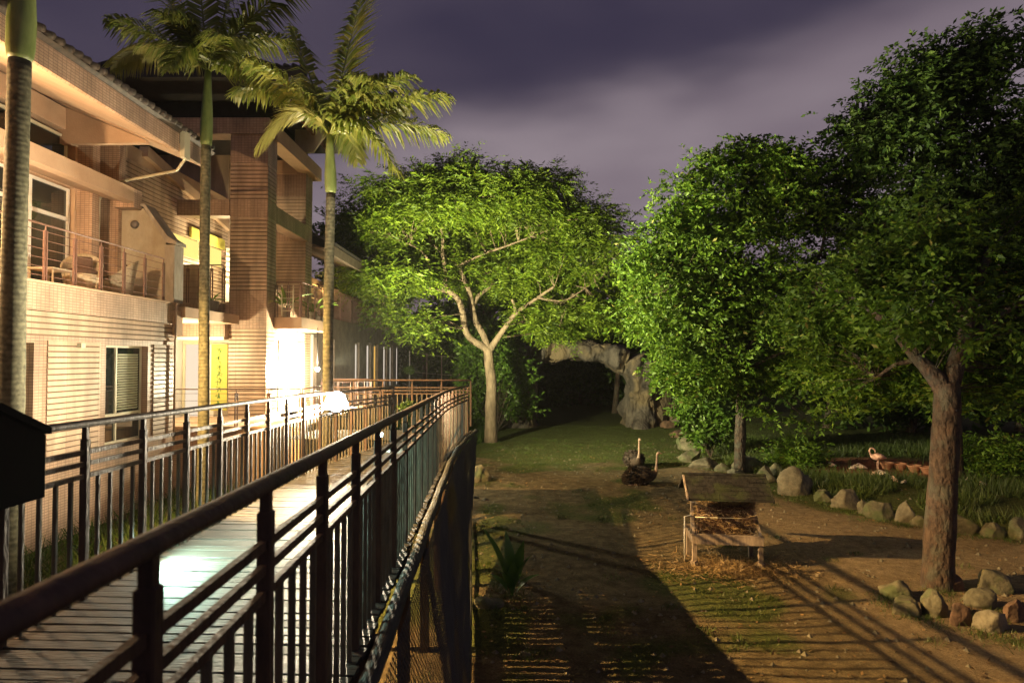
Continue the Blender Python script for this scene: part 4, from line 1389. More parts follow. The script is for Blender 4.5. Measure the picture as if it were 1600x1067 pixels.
fork = W(763, 545, Y1)
tree("spreading_tree", "large spreading feathery-leaved tree lit from the left, alone on the lawn before the rock arch", b0,
     [(trunk, 0.36, 0.225)] + limbs, ells, M["bark"], M["leafA"], thr=-0.30, clear=limbs_open, dens=1.2, rc=0.95, twigs=26, leaves=15, twig_len=0.95, leaf_len=0.21, leaf_w=0.058,
     flat=0.26, droop=0.22, pinnate=True, shell=0.35, branch_r=0.035, keep=0.8, extra=extra, bottom=-0.5)
# root flare
# ---------------------------------------------------------------- dense glossy tree
Y2 = 24.0
b0 = W(1156, 742, Y2); b0.z = gh(b0.x, Y2) - .1
trunk = [b0] + PP([(1156, 715), (1157, 670), (1158, 625), (1158, 570), (1150, 500)], Y2)
limbs = [
    (PP([(1158, 575), (1125, 530), (1095, 495), (1065, 470), (1040, 455)], Y2, [0, -.4, -.8, -1.2, -1.4]), 0.13, 0.04),
    (PP([(1152, 510), (1150, 440), (1160, 370), (1165, 300), (1168, 240)], Y2), 0.16, 0.04),
    (PP([(1157, 560), (1200, 500), (1240, 450), (1280, 400), (1290, 350)], Y2, [0, -.4, -.8, -.8, -.8]), 0.13, 0.04),
    (PP([(1155, 540), (1110, 450), (1085, 390), (1070, 330), (1080, 280)], Y2, [0, .3, .5, .5, .5]), 0.11, 0.03),
    (PP([(1155, 530), (1190, 450), (1215, 380), (1230, 300), (1225, 260)], Y2, [0, -.6, -1.2, -1.4, -1.4]), 0.11, 0.03),
    (PP([(1158, 585), (1200, 560), (1250, 545), (1290, 550)], Y2, [0, -1, -1.6, -2]), 0.09, 0.03),
]
ells = [E(1165, 285, 85, 62, Y2, 1.9), E(1115, 330, 80, 70, Y2, 1.9), E(1230, 310, 85, 68, Y2 - .5, 1.9), E(1065, 415, 78, 78, Y2 - .3, 1.9), E(1150, 410, 110, 90, Y2 - .6, 2.2),
        E(1045, 495, 70, 58, Y2 - .5, 1.6), E(1120, 520, 100, 78, Y2 - .8, 2.0), E(1215, 490, 110, 90, Y2 - .8, 2.2), E(1085, 580, 62, 36, Y2 - .5, 1.3), E(1190, 590, 90, 40, Y2 - 1, 1.6), E(1280, 560, 80, 60, Y2 - 1, 1.6), E(1300, 400, 60, 90, Y2, 1.6), E(1310, 300, 62, 60, Y2 + .5, 1.6), E(1345, 480, 60, 80, Y2, 1.6), E(1020, 440, 45, 50, Y2, 1.2)]
extra = [W(x, y, Y2 - 1 + random.uniform(-.7, .7)) for (x, y) in [(1045, 600), (1060, 612), (1080, 625), (1090, 605), (1170, 630), (1190, 640), (1205, 650), (1262, 650), (1270, 665), (1280, 650), (1310, 645), (1150, 235), (1165, 225), (1172, 222), (1120, 250), (1058, 290), (1040, 310), (1000, 370), (985, 420)]]
tree("broadleaf_tree", "dense glossy-leaved tree on the boulder edge, with straight bare trunk behind the hay feeder", b0, [(trunk, 0.24, 0.15)] + limbs, ells, M["bark2"], M["leafB"],
     dens=2.0, rc=0.62, twigs=17, leaves=9, twig_len=0.45, leaf_len=0.17, leaf_w=0.075, flat=0.42, droop=0.12, shell=0.5, branch_r=0.03, keep=0.6, extra=extra)

# ---------------------------------------------------------------- near tree ringed with stones
Y3 = 12.6
b0 = G(1465, 915); Y3 = b0.y
b0.z = gh(b0.x, b0.y) - .1
trunk = [b0] + PP([(1466, 890), (1468, 840), (1473, 760), (1477, 690), (1480, 620), (1476, 598)], Y3)
limbs = [
    (PP([(1478, 612), (1458, 585), (1435, 560), (1405, 525), (1370, 490), (1335, 465), (1295, 445)], Y3, [0, .1, .3, .6, .9, 1.2, 1.5]), 0.19, 0.06),
    (PP([(1478, 612), (1492, 575), (1505, 535), (1515, 490), (1530, 440), (1545, 390)], Y3, [0, .1, .2, .3, .4, .5]), 0.20, 0.07),
    (PP([(1372, 490), (1360, 460), (1340, 425), (1325, 400)], Y3, [.9, 1.1, 1.3, 1.5]), 0.08, 0.03),
    (PP([(1505, 540), (1550, 500), (1600, 470), (1650, 450)], Y3, [.2, .3, .3, .3]), 0.11, 0.04),
    (PP([(1438, 562), (1400, 570), (1370, 590)], Y3, [.3, .6, 1.0]), 0.06, 0.03),
    (PP([(1512, 500), (1480, 450), (1450, 410), (1440, 370)], Y3, [.3, .6, .9, 1.2]), 0.09, 0.03),
]
ells = [E(1340, 450, 70, 62, Y3 + 1.6, 1.3), E(1450, 420, 90, 62, Y3 + 1.2, 1.4), E(1560, 430, 90, 80, Y3 + .6, 1.4), E(1400, 530, 85, 45, Y3 + 1.8, 1.1), E(1560, 560, 90, 55, Y3 + 1.2, 1.2), E(1330, 560, 80, 50, Y3 + 2.4, 1.1), E(1640, 480, 70, 110, Y3, 1.4), E(1440, 600, 70, 40, Y3 + 2.2, 1.0), E(1425, 490, 80, 55, Y3 - .2, .9), E(1545, 500, 90, 70, Y3 - .5, .9), E(1380, 420, 60, 50, Y3 + .4, .9), E(1300, 500, 70, 60, Y3 + 2.5, 1), E(1440, 350, 80, 50, Y3 + 1.5, 1.1), E(1560, 330, 80, 60, Y3 + 1.2, 1.1), E(1600, 600, 60, 40, Y3 + .5, 1), E(1380, 600, 60, 35, Y3 + 1.5, .9)]
extra = [W(x, y, Y3 + 1.6 + random.uniform(-.8, .8)) for (x, y) in [(1290, 620), (1310, 640), (1345, 630), (1385, 610), (1530, 640), (1560, 630), (1590, 650), (1250, 600)]]
tree("broadleaf_tree", "near tree with forking reddish trunk rising from a ring of stones", b0, [(trunk, 0.30, 0.21)] + limbs, ells, M["bark2"], M["leafB"],
     dens=3.2, rc=0.42, twigs=13, leaves=8, twig_len=0.36, leaf_len=0.135, leaf_w=0.06, flat=0.38, droop=0.15, shell=0.4, branch_r=0.013, keep=0.7, extra=extra, bottom=-.8)

# ---------------------------------------------------------------- tall dark tree behind it
Y4 = 22.0
b0 = Vector(W(1492, 700, Y4)); b0.z = gh(b0.x, Y4) - .1
trunk = [b0] + PP([(1490, 600), (1488, 450), (1487, 330), (1486, 230), (1484, 120)], Y4)
limbs = [(PP([(1487, 235), (1460, 205), (1430, 185)], Y4), 0.07, 0.02), (PP([(1486, 200), (1530, 165), (1570, 140)], Y4), 0.07, 0.02), (PP([(1487, 330), (1430, 290), (1370, 230), (1340, 200)], Y4), 0.09, 0.02),
         (PP([(1487, 340), (1550, 300), (1600, 260)], Y4), 0.09, 0.02), (PP([(1484, 125), (1490, 80), (1500, 50)], Y4), 0.06, 0.02), (PP([(1488, 420), (1400, 370), (1340, 330)], Y4), 0.10, 0.03), (PP([(1488, 430), (1570, 400), (1640, 380)], Y4), 0.10, 0.03)]
ells = [E(1500, 92, 78, 56, Y4, 1.4), E(1455, 150, 80, 60, Y4, 1.6), E(1560, 110, 60, 50, Y4, 1.4), E(1405, 220, 95, 70, Y4, 1.8), E(1520, 220, 105, 80, Y4, 2.0), E(1590, 260, 90, 120, Y4, 1.9), E(1395, 320, 90, 70, Y4, 1.9), E(1500, 350, 120, 90, Y4, 2.2), E(1610, 400, 90, 90, Y4, 2), E(1400, 400, 60, 50, Y4, 1.4), E(1480, 590, 140, 60, Y4 + 2, 1.8), E(1600, 560, 70, 80, Y4 + 1, 1.8)]
extra = [W(x, y, Y4) for (x, y) in [(1320, 188), (1335, 192), (1350, 160), (1365, 135), (1400, 85), (1420, 75), (1560, 40), (1575, 38), (1600, 62), (1620, 50), (1380, 130), (1330, 215)]]
tree("tall_tree", "tallest dark tree against the sky, beyond the stone-ringed trunk", b0, [(trunk, 0.26, 0.10)] + limbs, ells, M["bark2"], M["leafC"],
     dens=2.4, rc=0.62, twigs=15, leaves=8, twig_len=0.5, leaf_len=0.20, leaf_w=0.09, flat=0.28, droop=0.2, shell=0.3, branch_r=0.03, keep=0.6, extra=extra)

# ---------------------------------------------------------------- trees far behind
BG = [
    ("dark bushy tree showing between the far wing's roof and the spreading tree", 545, 600, 48, [(540, 375, 34, 30), (560, 430, 40, 50), (590, 470, 40, 40)]),
    ("dim tree behind the small wire fence at the end of the far wing", 655, 600, 52, [(660, 520, 42, 45), (640, 560, 30, 30), (700, 530, 40, 50)]),
    ("broad dark tree directly behind the spreading tree's trunk", 740, 640, 50, [(740, 500, 80, 90), (800, 470, 80, 70)]),
    ("dark tree seen through the opening of the rock arch", 905, 640, 56, [(905, 560, 70, 60), (860, 600, 40, 40), (950, 600, 40, 40)]),
    ("dark tree rising just above the lintel of the rock arch", 960, 640, 50, [(960, 470, 60, 60), (905, 500, 60, 38), (1000, 530, 60, 50)]),
    ("dark tree behind the right shoulder of the rock arch", 1080, 650, 44, [(1070, 540, 80, 70), (1110, 600, 60, 50)]),
    ("dark background tree beyond the flower-bed rocks and terracotta basins", 1290, 660, 38, [(1290, 560, 110, 80), (1370, 600, 90, 70)]),
    ("background tree behind the near tree's trunk and long grass", 1420, 670, 36, [(1430, 590, 100, 70), (1500, 560, 90, 60)]),
    ("background tree at the right margin near the distant orange lights", 1590, 670, 36, [(1590, 600, 90, 60), (1660, 540, 90, 100)]),
]
for lab, bx_, by_, Y, el in BG:
    base = W(bx_, by_, Y); base.z = gh(base.x, Y) - .2
    top = W(el[0][0], el[0][1], Y)
    trunk = [base, base.lerp(top, .5) + Vector((.3, 0, 0)), top]
    el2 = [E(a, b_, c, d, Y + random.uniform(-1, 1), 2.4) for a, b_, c, d in el]
    # hang some skirts towards the ground
    tree("background_tree", lab, base, [(trunk, 0.26, 0.09)], el2, M["bark2"], M["leafC"], dens=0.75, rc=0.95, twigs=12, leaves=6, twig_len=0.7, leaf_len=0.42, leaf_w=0.2,
         flat=0.7, droop=0.2, shell=0.4, branch_r=0.03, keep=0.3, group="dark trees beyond the paddock", bottom=-.9)
# a wood that closes the view behind everything
C = []
for k in range(520):
    x = RNG.uniform(-60, 75); y = 64 + RNG.uniform(0, 16) + abs(x) * 0.1
    C.append((x, y, gh(x, y) + RNG.uniform(0.2, 1.0) ** 0.8 * (8.0 + 2.5 * math.sin(x * 0.21) + 1.5 * math.sin(x * 0.53))))
C = np.array(C)
q = sprays(C, RNG.uniform(1.6, 2.6, len(C)), 16, 5, 1.4, 1.1, 0.6, 0.7, 0.2)
tag(np_mesh("distant_woods", q, 4, M["leafC"]), kind="stuff")


# ---------------------------------------------------------------- shrubs and bed plants
def shrub(name, label, el, mat, dens, rc, leaf, twigs=12, leaves=7, cat="shrub", flat=0.8, group=None, droop=.1, tl=0.3):
    c = el[0][0]
    base = (c[0], c[1], gh(c[0], c[1]))
    t = thing(name, base, label, cat, group)
    C = crown_points(el, dens, 0.4, -0.9)
    C = C[[p[2] > gh(p[0], p[1]) + .05 for p in C]]
    m = MB()
    for p in C[::5]:
        m.tube([(base[0], base[1], base[2] - .05), Vector(base).lerp(Vector(p), .5) + Vector((0, 0, .1)), p], [.025, .015, .006], 4, cap=False)
    m.build("stem", M["bark2"], t)
    q = sprays(C, RNG.uniform(.7, 1.2, len(C)) * rc, twigs, leaves, tl, leaf[0], leaf[1], flat, droop)
    np_mesh("foliage", q, 4, mat, t)
    return t


shrub("large_shrub", "large bright green shrub right behind the spreading tree's trunk", [E(775, 575, 52, 52, 38, 1.8), E(745, 550, 26, 30, 37.5, 1.2), E(805, 600, 22, 34, 38, 1.0), E(780, 630, 55, 30, 38, 1.6), E(735, 600, 20, 35, 37.5, 1)], M["leafD"], 3.0, 0.5, (0.22, 0.11))
shrub("bed_shrub", "leafy waist-high shrub between rock arch and straight bare trunk", [E(1110, 655, 42, 40, 28, 1.1), E(1085, 640, 22, 22, 28, .7)], M["leafD"], 5, .35, (0.22, 0.10), tl=.35)
shrub("bed_shrub", "low shrub beside the largest boulder of the row", [E(1245, 712, 42, 22, 24.5, .9)], M["leafB"], 7, .28, (0.16, 0.05), flat=1.2)
shrub("bed_shrub", "dark low shrub to the right of the near tree's trunk", [E(1560, 715, 60, 26, 22, 1.2)], M["leafB"], 6, .3, (0.16, 0.05), flat=1.2)
shrub("hedge_plant", "round clipped bush by the far wing, left of the wire fence", [E(637, 581, 7, 7, 34, .25)], M["leafD"], 60, .08, (0.08, 0.04), tl=.08)
shrub("potted_shrub", "little pale green plant at the bend of the boardwalk", [E(640, 634, 13, 6, 15.6, .14)], M["leafD"], 90, .06, (0.07, 0.035), tl=.08)


def blades(name, poly_fn, n, h, w, mat, lean=.35, kind="stuff", nper=3):
    P_ = []
    while len(P_) < n:
        p = poly_fn()
        if p is not None: P_.append(p)
    P_ = np.array(P_)
    k = len(P_)
    hh = h * RNG.uniform(.5, 1.3, k)[:, None]
    d = unit(RNG.normal(size=(k, 3)) * np.array([lean, lean, .05]) + np.array([0, 0, 1.0]))
    sd = unit(np.cross(d, RNG.normal(size=(k, 3)))) * w * .5
    tip = P_ + d * hh
    tri = np.stack([P_ - sd, P_ + sd, tip], 1).reshape(-1, 3)
    return tag(np_mesh(name, tri, 3, mat), kind=kind)


def lawn_pt():
    x = RNG.uniform(-2.0, 16.0); y = RNG.uniform(4.5, 41.0) if RNG.random() < .6 else RNG.uniform(24, 41)
    g, p, b = ground_masks(x, y)
    if RNG.random() > g ** 1.5 * (1 - b): return None
    return (x, y, gh(x, y) - .01)


blades("lawn_grass", lawn_pt, 90000, 0.055, 0.012, M["grass"], .8)


def tuft_pt():
    a = random.choice(TUFTS)
    x = a[0] + RNG.normal() * a[2]; y = a[1] + RNG.normal() * a[2]
    return (x, y, gh(x, y) - .01)


TUFTS = []
for k_ in range(420):
    while True:
        x_ = RNG.uniform(-1.5, 12); y_ = RNG.uniform(5, 34)
        g_, p_, b_ = ground_masks(x_, y_)
        if RNG.random() < .08 + g_: break
    TUFTS.append((x_, y_, RNG.uniform(.04, .16)))
for (px_, py_) in [(1085, 716), (1110, 733), (1150, 745), (1200, 765), (1235, 775), (1275, 785), (1310, 795), (1345, 802), (1370, 812), (1400, 815), (1430, 822), (1500, 838), (1540, 840), (1580, 845), (1400, 940), (1440, 965), (1490, 978), (1535, 990), (1580, 1000), (1560, 960), (1480, 930), (760, 950), (820, 1022), (750, 760), (800, 930)]:
    g_ = G(px_, py_)
    for k_ in range(4): TUFTS.append((g_.x + RNG.normal() * .25, g_.y + RNG.normal() * .2, .14))
blades("grass_tufts", tuft_pt, 26000, 0.12, 0.012, M["grass"], .6)


def litter(name, n, size, mat, fn):
    P_ = np.array([fn() for _ in range(n)]); k = len(P_)
    d = unit(RNG.normal(size=(k, 3)) * np.array([1, 1, .25]))
    q = leaf_quads(P_, d, size * RNG.uniform(.5, 1.5, k), size * .5, up=unit(RNG.normal(size=(k, 3)) * .35 + np.array([0, 0, 1.0])))
    return tag(np_mesh(name, q, 4, mat), kind="stuff")


def yard_pt():
    x = RNG.uniform(-1.0, 13); y = 4.5 + 28 * RNG.random() ** 1.4
    return (x, y, gh(x, y) + .012)


litter("leaf_litter", 5200, .075, M["litter"], yard_pt)
peb = MB()
for k_ in range(3800):
    x_, y_, z_ = yard_pt(); r_ = .008 + .05 * RNG.random() ** 3
    o_ = [(x_ + r_ * a_ * RNG.uniform(.7, 1.3), y_ + r_ * b_ * RNG.uniform(.7, 1.3), z_ - .012 + r_ * c_) for a_, b_, c_ in ((1, 0, 0), (0, 1, 0), (-1, 0, 0), (0, -1, 0), (.1, .1, .9))]
    peb.add(o_, [(0, 1, 4), (1, 2, 4), (2, 3, 4), (3, 0, 4)])
tag(peb.build("pebbles", M["boulder2"]), kind="stuff")


def bed_pt():
    y = RNG.uniform(16.5, 33); bx = np.interp(y, [12.0, 15.6, 18.3, 21.7, 26, 32, 36, 50], [17.0, 12.6, 9.6, 8.6, 8.2, 9.2, 12, 14])
    x = bx + RNG.uniform(.5, 14)
    b = math.exp(-(((x - 13.8) / 3.4) ** 2 + ((y - 24.4) / 2.6) ** 2) * 1.2)
    if b > .35 and RNG.random() < .97: return None
    if mnoise.noise(Vector((x * .6, y * .6, 0))) < -.15: return None
    return (x, y, gh(x, y) - .02)


blades("bed_grass", bed_pt, 34000, 0.42, 0.022, M["grass"], .45)


def scrub_pt():
    x = RNG.uniform(-8.0, -3.6); y = RNG.uniform(3, 16)
    return (x, y, gh(x, y) - .02)


blades("undergrowth", scrub_pt, 7000, 0.45, 0.03, M["leafC"], .7)


def scrub_pt2():
    x = RNG.uniform(-7.3, -1.5); y = RNG.uniform(18, 52)
    if x > -3.2 and y < 32: return None
    return (x, y, gh(x, y) - .02)


blades("ground_cover", scrub_pt2, 12000, 0.5, 0.05, M["leafC"], .7)


# ---------------------------------------------------------------- broad-leaved plant in the paddock
def broad_leaf(base, direc, length, width, bend, mat, parent, name="leaf"):
    base = Vector(base); d = Vector(direc).normalized()
    side = d.cross(Vector((0, 0, 1)))
    if side.length < .1: side = Vector((1, 0, 0))
    side.normalize()
    n = 9; vs_ = []; fs = []
    p = base.copy(); dd = d.copy()
    for i in range(n + 1):
        t = i / n
        w = width * (math.sin(math.pi * min(1, max(0, (t - .18) / .82)) ** .75) if t > .18 else .06) * .5 + .004
        up = side.cross(dd).normalized()
        vs_ += [p - side * w + up * w * .35, p, p + side * w + up * w * .35]
        dd = (dd + Vector((d.x, d.y, 0)) * bend * .1 + Vector((0, 0, -bend * .12))).normalized()
        p = p + dd * (length / n)
    for i in range(n):
        a = i * 3
        fs += [(a, a + 1, a + 4, a + 3), (a + 1, a + 2, a + 5, a + 4)]
    m = MB(); m.add(vs_, fs, True)
    return m.build(name, mat, parent)


pb = G(800, 930)
t = thing("broad_leaved_plant", pb, "upright plant with long paddle leaves growing in the paddock beside the netting", "plant")
for (dx, dy, dz, L_, w) in [(-.22, .1, 1, 1.35, .20), (-.05, .1, 1, 1.15, .22), (.10, 0, 1, 1.02, .21), (.20, -.1, 1, .9, .22), (.02, -.2, 1, .8, .20), (-.15, -.2, .9, .62, .18), (.45, .1, .8, .6, .17), (.1, .3, 1, .95, .2), (-.4, .2, .8, .55, .15)]:
    broad_leaf(pb + Vector((dx * .1, dy * .1, 0)), (dx, dy, dz), L_ * 1.0, w, .7, M["banana"], t)

# ---------------------------------------------------------------- palms
def palm(label, base, shaft_b, shaft_t, fronds, r=.13, name="palm_tree", spread=1.0, mat_map=None):
    base = Vector(base); sb = Vector(shaft_b); st = Vector(shaft_t)
    t = thing(name, tuple(base), label, "palm tree", "palms beside the boardwalk")
    pts = [base.lerp(sb, f) + Vector((.03 * math.sin(f * 5), 0, 0)) * (1 - f) for f in [k_ / 39 for k_ in range(40)]]
    m = MB(); m.tube(pts, [r * (1.12 - .18 * f + .02 * math.sin(f * 150)) for f in np.linspace(0, 1, 40)], 16); m.build("trunk", M["palmbark"], t)
    prof = [(0, .92), (.03, 1.08), (.1, 1.18), (.3, 1.20), (.55, 1.0), (.8, .78), (1, .62)]
    m = MB(); m.tube([sb.lerp(st, f) for f, _ in prof], [r * k for _, k in prof], 16); m.build("crownshaft", M["shaft"], t)
    for (tip, hgt, L_, matn, flat) in fronds:
        tip = Vector(tip)
        ctrl = st.lerp(tip, .45) + Vector((0, 0, hgt))
        n = 26
        P = [(1 - u) ** 2 * st + 2 * u * (1 - u) * ctrl + u * u * tip for u in [float(w_) for w_ in np.linspace(0, 1, n)]]
        m = MB(); m.tube(P, [.032 * (1 - .9 * i / (n - 1)) * r / .13 for i in range(n)], 5, cap=False)
        # leaflets
        for s in (-1, 1):
            cnt = 76
            for k in range(cnt):
                u = .10 + .90 * (k + random.uniform(-.3, .3)) / cnt
                u = min(.998, max(.05, u))
                x = u * (n - 1); i = min(n - 2, int(x)); f = x - i
                p = P[i].lerp(P[i + 1], f); tg = (P[i + 1] - P[i]).normalized()
                sd = tg.cross(Vector((0, 0, 1)))
                if sd.length < .15: sd = tg.cross(Vector((0, 1, 0)))
                sd.normalize(); up = sd.cross(tg).normalized()
                ln = 1.5 * L_ * (0.35 + .65 * math.sin(math.pi * min(1, u * .8 + .12))) * random.uniform(.85, 1.1)
                if u > .85: ln *= (1.12 - u) / .27 + .1
                lift = random.choice([-.15, .25, .5]) * (1 - flat)
                d1 = (sd * s * 1.0 + tg * (.55 + .5 * u) + up * lift + Vector((random.uniform(-.12, .12), random.uniform(-.12, .12), -.15 + random.uniform(-.1, .1)))).normalized()
                d2 = (d1 + Vector((0, 0, -.95 if not flat > .9 else -.35))).normalized()
                w = .030 * random.uniform(.8, 1.2)
                wd = d1.cross(up + Vector((random.uniform(-.5, .5), random.uniform(-.5, .5), 0)))
                if wd.length < .05: wd = Vector((0, 0, 1))
                wd.normalize()
                q1 = p + d1 * ln * .45; q2 = q1 + d2 * ln * .55
                m.add([p - wd * w * .4, p + wd * w * .4, q1 + wd * w, q1 - wd * w, q2], [(0, 1, 2, 3), (3, 2, 4)])
        m.build("frond", M[matn], t)
    return t


random.seed(3)
Yp3 = 13.1
c3 = W(515, 212, Yp3)
tips3 = [((703, 152), .6, .50, -.6, "leafP", 0), ((700, 213), .55, .50, .5, "leafP", 0), ((624, 274), .95, .48, -.5, "leafP", 0), ((566, -8), .25, .62, .6, "leafP", .95), ((400, 236), 1.25, .50, -.4, "leafPy", .95),
         ((362, 150), .95, .45, .4, "leafP", 0), ((455, 40), .1, .40, .9, "leafP", 0), ((385, 95), .5, .45, -1.0, "leafP", 0), ((592, 130), .9, .48, -1.6, "leafP", 0), ((560, 255), .9, .42, 1.4, "leafP", 0),
         ((640, 175), .9, .45, 1.5, "leafP", 0), ((475, 130), .4, .4, 1.6, "leafP", 0), ((650, 120), .7, .45, -1.3, "leafP", 0)]
base3 = W(508, 640, Yp3); base3.z = .9
palm("palm nearest the floodlight, its whole crown in view against the sky", base3, W(517, 302, Yp3), c3,
     [(W(x, y, Yp3 + dy), h, L_, mt, fl) for ((x, y), h, L_, dy, mt, fl) in tips3], r=.100)
Yp2 = 14.0
c2 = W(325, 112, Yp2)
tips2 = [((172, 105), 1.0, .55, .2, "leafPy", .9), ((168, 30), .3, .55, -.8, "leafP", 0), ((215, -90), .0, .6, .5, "leafP", 0), ((300, -160), 0, .6, -.5, "leafP", .5), ((395, -130), 0, .6, .4, "leafP", .6), ((470, -30), .5, .6, -.4, "leafP", 0),
         ((462, 70), .75, .5, .6, "leafP", 0), ((440, 165), .7, .5, -.8, "leafP", 0), ((250, 20), .6, .55, -1.6, "leafP", 0), ((400, 30), .6, .55, 1.6, "leafP", 0), ((262, 110), 1.0, .45, -1.4, "leafP", 0), ((355, 60), .6, .5, -1.9, "leafP", 0)]
base2 = W(316, 700, Yp2); base2.z = .9
palm("middle palm, trunk crossing the tower wall, crown cut by the top of the frame", base2, W(322, 228, Yp2), c2,
     [(W(x, y, Yp2 + dy), h, L_, mt, fl) for ((x, y), h, L_, dy, mt, fl) in tips2], r=.108)
Yp1 = 8.6
base1 = W(12, 700, Yp1); base1.z = .9
st1 = W(40, -110, Yp1)
tips1 = [((-150, -60), .9, .6, .3, "leafP", 0), ((250, -90), .9, .55, .6, "leafP", 0), ((230, -260), .5, .6, -.4, "leafP", 0), ((-60, -420), .2, .6, 0, "leafP", 0), ((130, -420), .2, .6, .5, "leafP", 0), ((-220, -220), .6, .6, -.5, "leafP", 0), ((60, -170), 1.1, .55, 1.9, "leafP", 0)]
palm("nearest palm, thick mossy trunk at the left margin", base1, W(31, 95, Yp1), st1,
     [(W(x, y, Yp1 + dy), h, L_, mt, fl) for ((x, y), h, L_, dy, mt, fl) in tips1], r=.142)


# ---------------------------------------------------------------- boulders
def rock_mesh(name, w, d, h, seed, mat, sub=3, rough=.22):
    import bmesh
    bm = bmesh.new()
    bmesh.ops.create_icosphere(bm, subdivisions=sub, radius=1.0)
    rs = random.Random(seed)
    planes = [(Vector((rs.uniform(-1, 1), rs.uniform(-1, 1), rs.uniform(-.2, 1))).normalized(), rs.uniform(.55, .86)) for _ in range(11)]
    off = Vector((rs.uniform(0, 50), rs.uniform(0, 50), rs.uniform(0, 50)))
    for v in bm.verts:
        p = v.co.copy()
        for n_, k in planes:
            s = p.dot(n_)
            if s > k: p -= n_ * (s - k) * .93
        p *= 1 + rough * mnoise.noise(p * 1.1 + off) + .07 * mnoise.noise(p * 3.5 + off)
        v.co = Vector((p.x * w / 2, p.y * d / 2, p.z * h * .62 + h * .40))
    me = bpy.data.meshes.new(name); bm.to_mesh(me); bm.free()
    me.polygons.foreach_set("use_smooth", [True] * len(me.polygons))
    me.materials.append(mat); me.update()
    return me


def boulder(px, py, w, h, mat, label, group="boulders edging the planting bed", name="boulder", rot=None):
    p = G(px, py, 0.05)
    s = p.y / 1000
    d = w * s * .8
    x, y = p.x, p.y + d * .35
    me = rock_mesh(name, w * s * 1.12, d, h * s * 1.08, int(px * 7 + py), mat, 4, .3)
    o = link(name, me, None, loc=(x, y, gh(x, y) - .07), rot=(0, 0, rot if rot is not None else random.uniform(-.3, .3)))
    tag(o, label, "boulder", group)
    return o


b1, b2, b3 = M["boulder"], M["boulder2"], M["boulder3"]
for a in [
    (1044, 668, 22, 14, b3, "small red-brown rock at the right foot of the rock arch"),
    (1062, 682, 26, 14, b3, "reddish flat rock near the arch, first of the boulder row"),
    (1085, 702, 44, 26, b1, "rounded mossy boulder at the far end of the row, by the leafy shrub"),
    (1068, 716, 16, 12, b1, "smallest stone at the far left corner of the row"),
    (1084, 722, 32, 22, b1, "greenish boulder directly before the mossy rounded one"),
    (1106, 731, 44, 16, b2, "flat pale boulder left of the straight bare trunk"),
    (1130, 736, 22, 16, b1, "small upright boulder between the flat pale one and the bare trunk"),
    (1172, 738, 56, 28, b1, "long low boulder against the right side of the bare trunk"),
    (1150, 741, 26, 14, b2, "pale stone at the very foot of the straight bare trunk"),
    (1198, 752, 34, 26, b1, "boulder just above the right end of the feeder roof"),
    (1214, 747, 28, 24, b1, "dark round boulder between the feeder roof and the largest boulder"),
    (1249, 772, 60, 43, b2, "largest boulder of the row, peaked and pale green-grey"),
    (1290, 781, 34, 24, b1, "egg-shaped boulder touching the largest one's right side"),
    (1328, 792, 54, 30, b2, "long brownish boulder, third to the right of the egg-shaped one's group"),
    (1355, 800, 28, 26, b1, "narrow boulder squeezed between the long brownish and the slab-faced one"),
    (1384, 809, 42, 32, b1, "slab-faced square boulder in the middle of the row's near half"),
    (1421, 815, 30, 38, b2, "tall upright boulder left of the near tree's trunk"),
    (1441, 819, 24, 22, b1, "low boulder half hidden by the near tree's trunk"),
    (1509, 832, 50, 32, b1, "wide flat-topped boulder immediately right of the near tree's trunk"),
    (1557, 837, 42, 28, b1, "wedge-shaped boulder second from the right margin"),
    (1598, 840, 36, 34, b1, "dark boulder cut off by the right margin of the row"),
]: boulder(*a)
for a in [
    (1411, 934, 56, 34, b1, "broad stone of the tree ring, farthest left"),
    (1428, 958, 42, 36, b1, "leaning stone of the tree ring, just below the farthest left one"),
    (1467, 960, 38, 44, b1, "upright stone standing before the near tree's trunk"),
    (1511, 974, 46, 34, b3, "reddish stone of the tree ring, right of the upright one"),
    (1561, 984, 52, 38, b2, "pale pointed stone of the tree ring, lowest in the picture"),
    (1540, 946, 50, 34, b1, "mossy stone of the tree ring behind the reddish one"),
    (1499, 918, 30, 30, b3, "dark stone hard against the right side of the near trunk"),
    (1568, 922, 60, 38, b1, "big dark stone at the back of the tree ring"),
    (1592, 968, 36, 38, b3, "brown stone of the tree ring at the right margin"),
]: boulder(*a, group="stones ringed around the near tree")
for a in [
    (749, 752, 36, 30, b1, "round dark boulder against the netting below the boardwalk"),
    (742, 776, 14, 8, b2, "pale fist-sized stone near the netting, left of its twin"),
    (757, 779, 12, 7, b2, "pale fist-sized stone near the netting, right of its twin"),
    (757, 948, 52, 20, b1, "long flat stone left of the paddle-leaved plant"),
    (820, 1020, 24, 14, b2, "lone small stone at the edge of the deck's shadow"),
]: boulder(*a, group="loose stones in the paddock")

# ---------------------------------------------------------------- rock arch
t = thing("rock_arch", W(905, 655, 41), "artificial rock arch with wide dark opening at the end of the lawn", "rock arch")
YA = 41.0


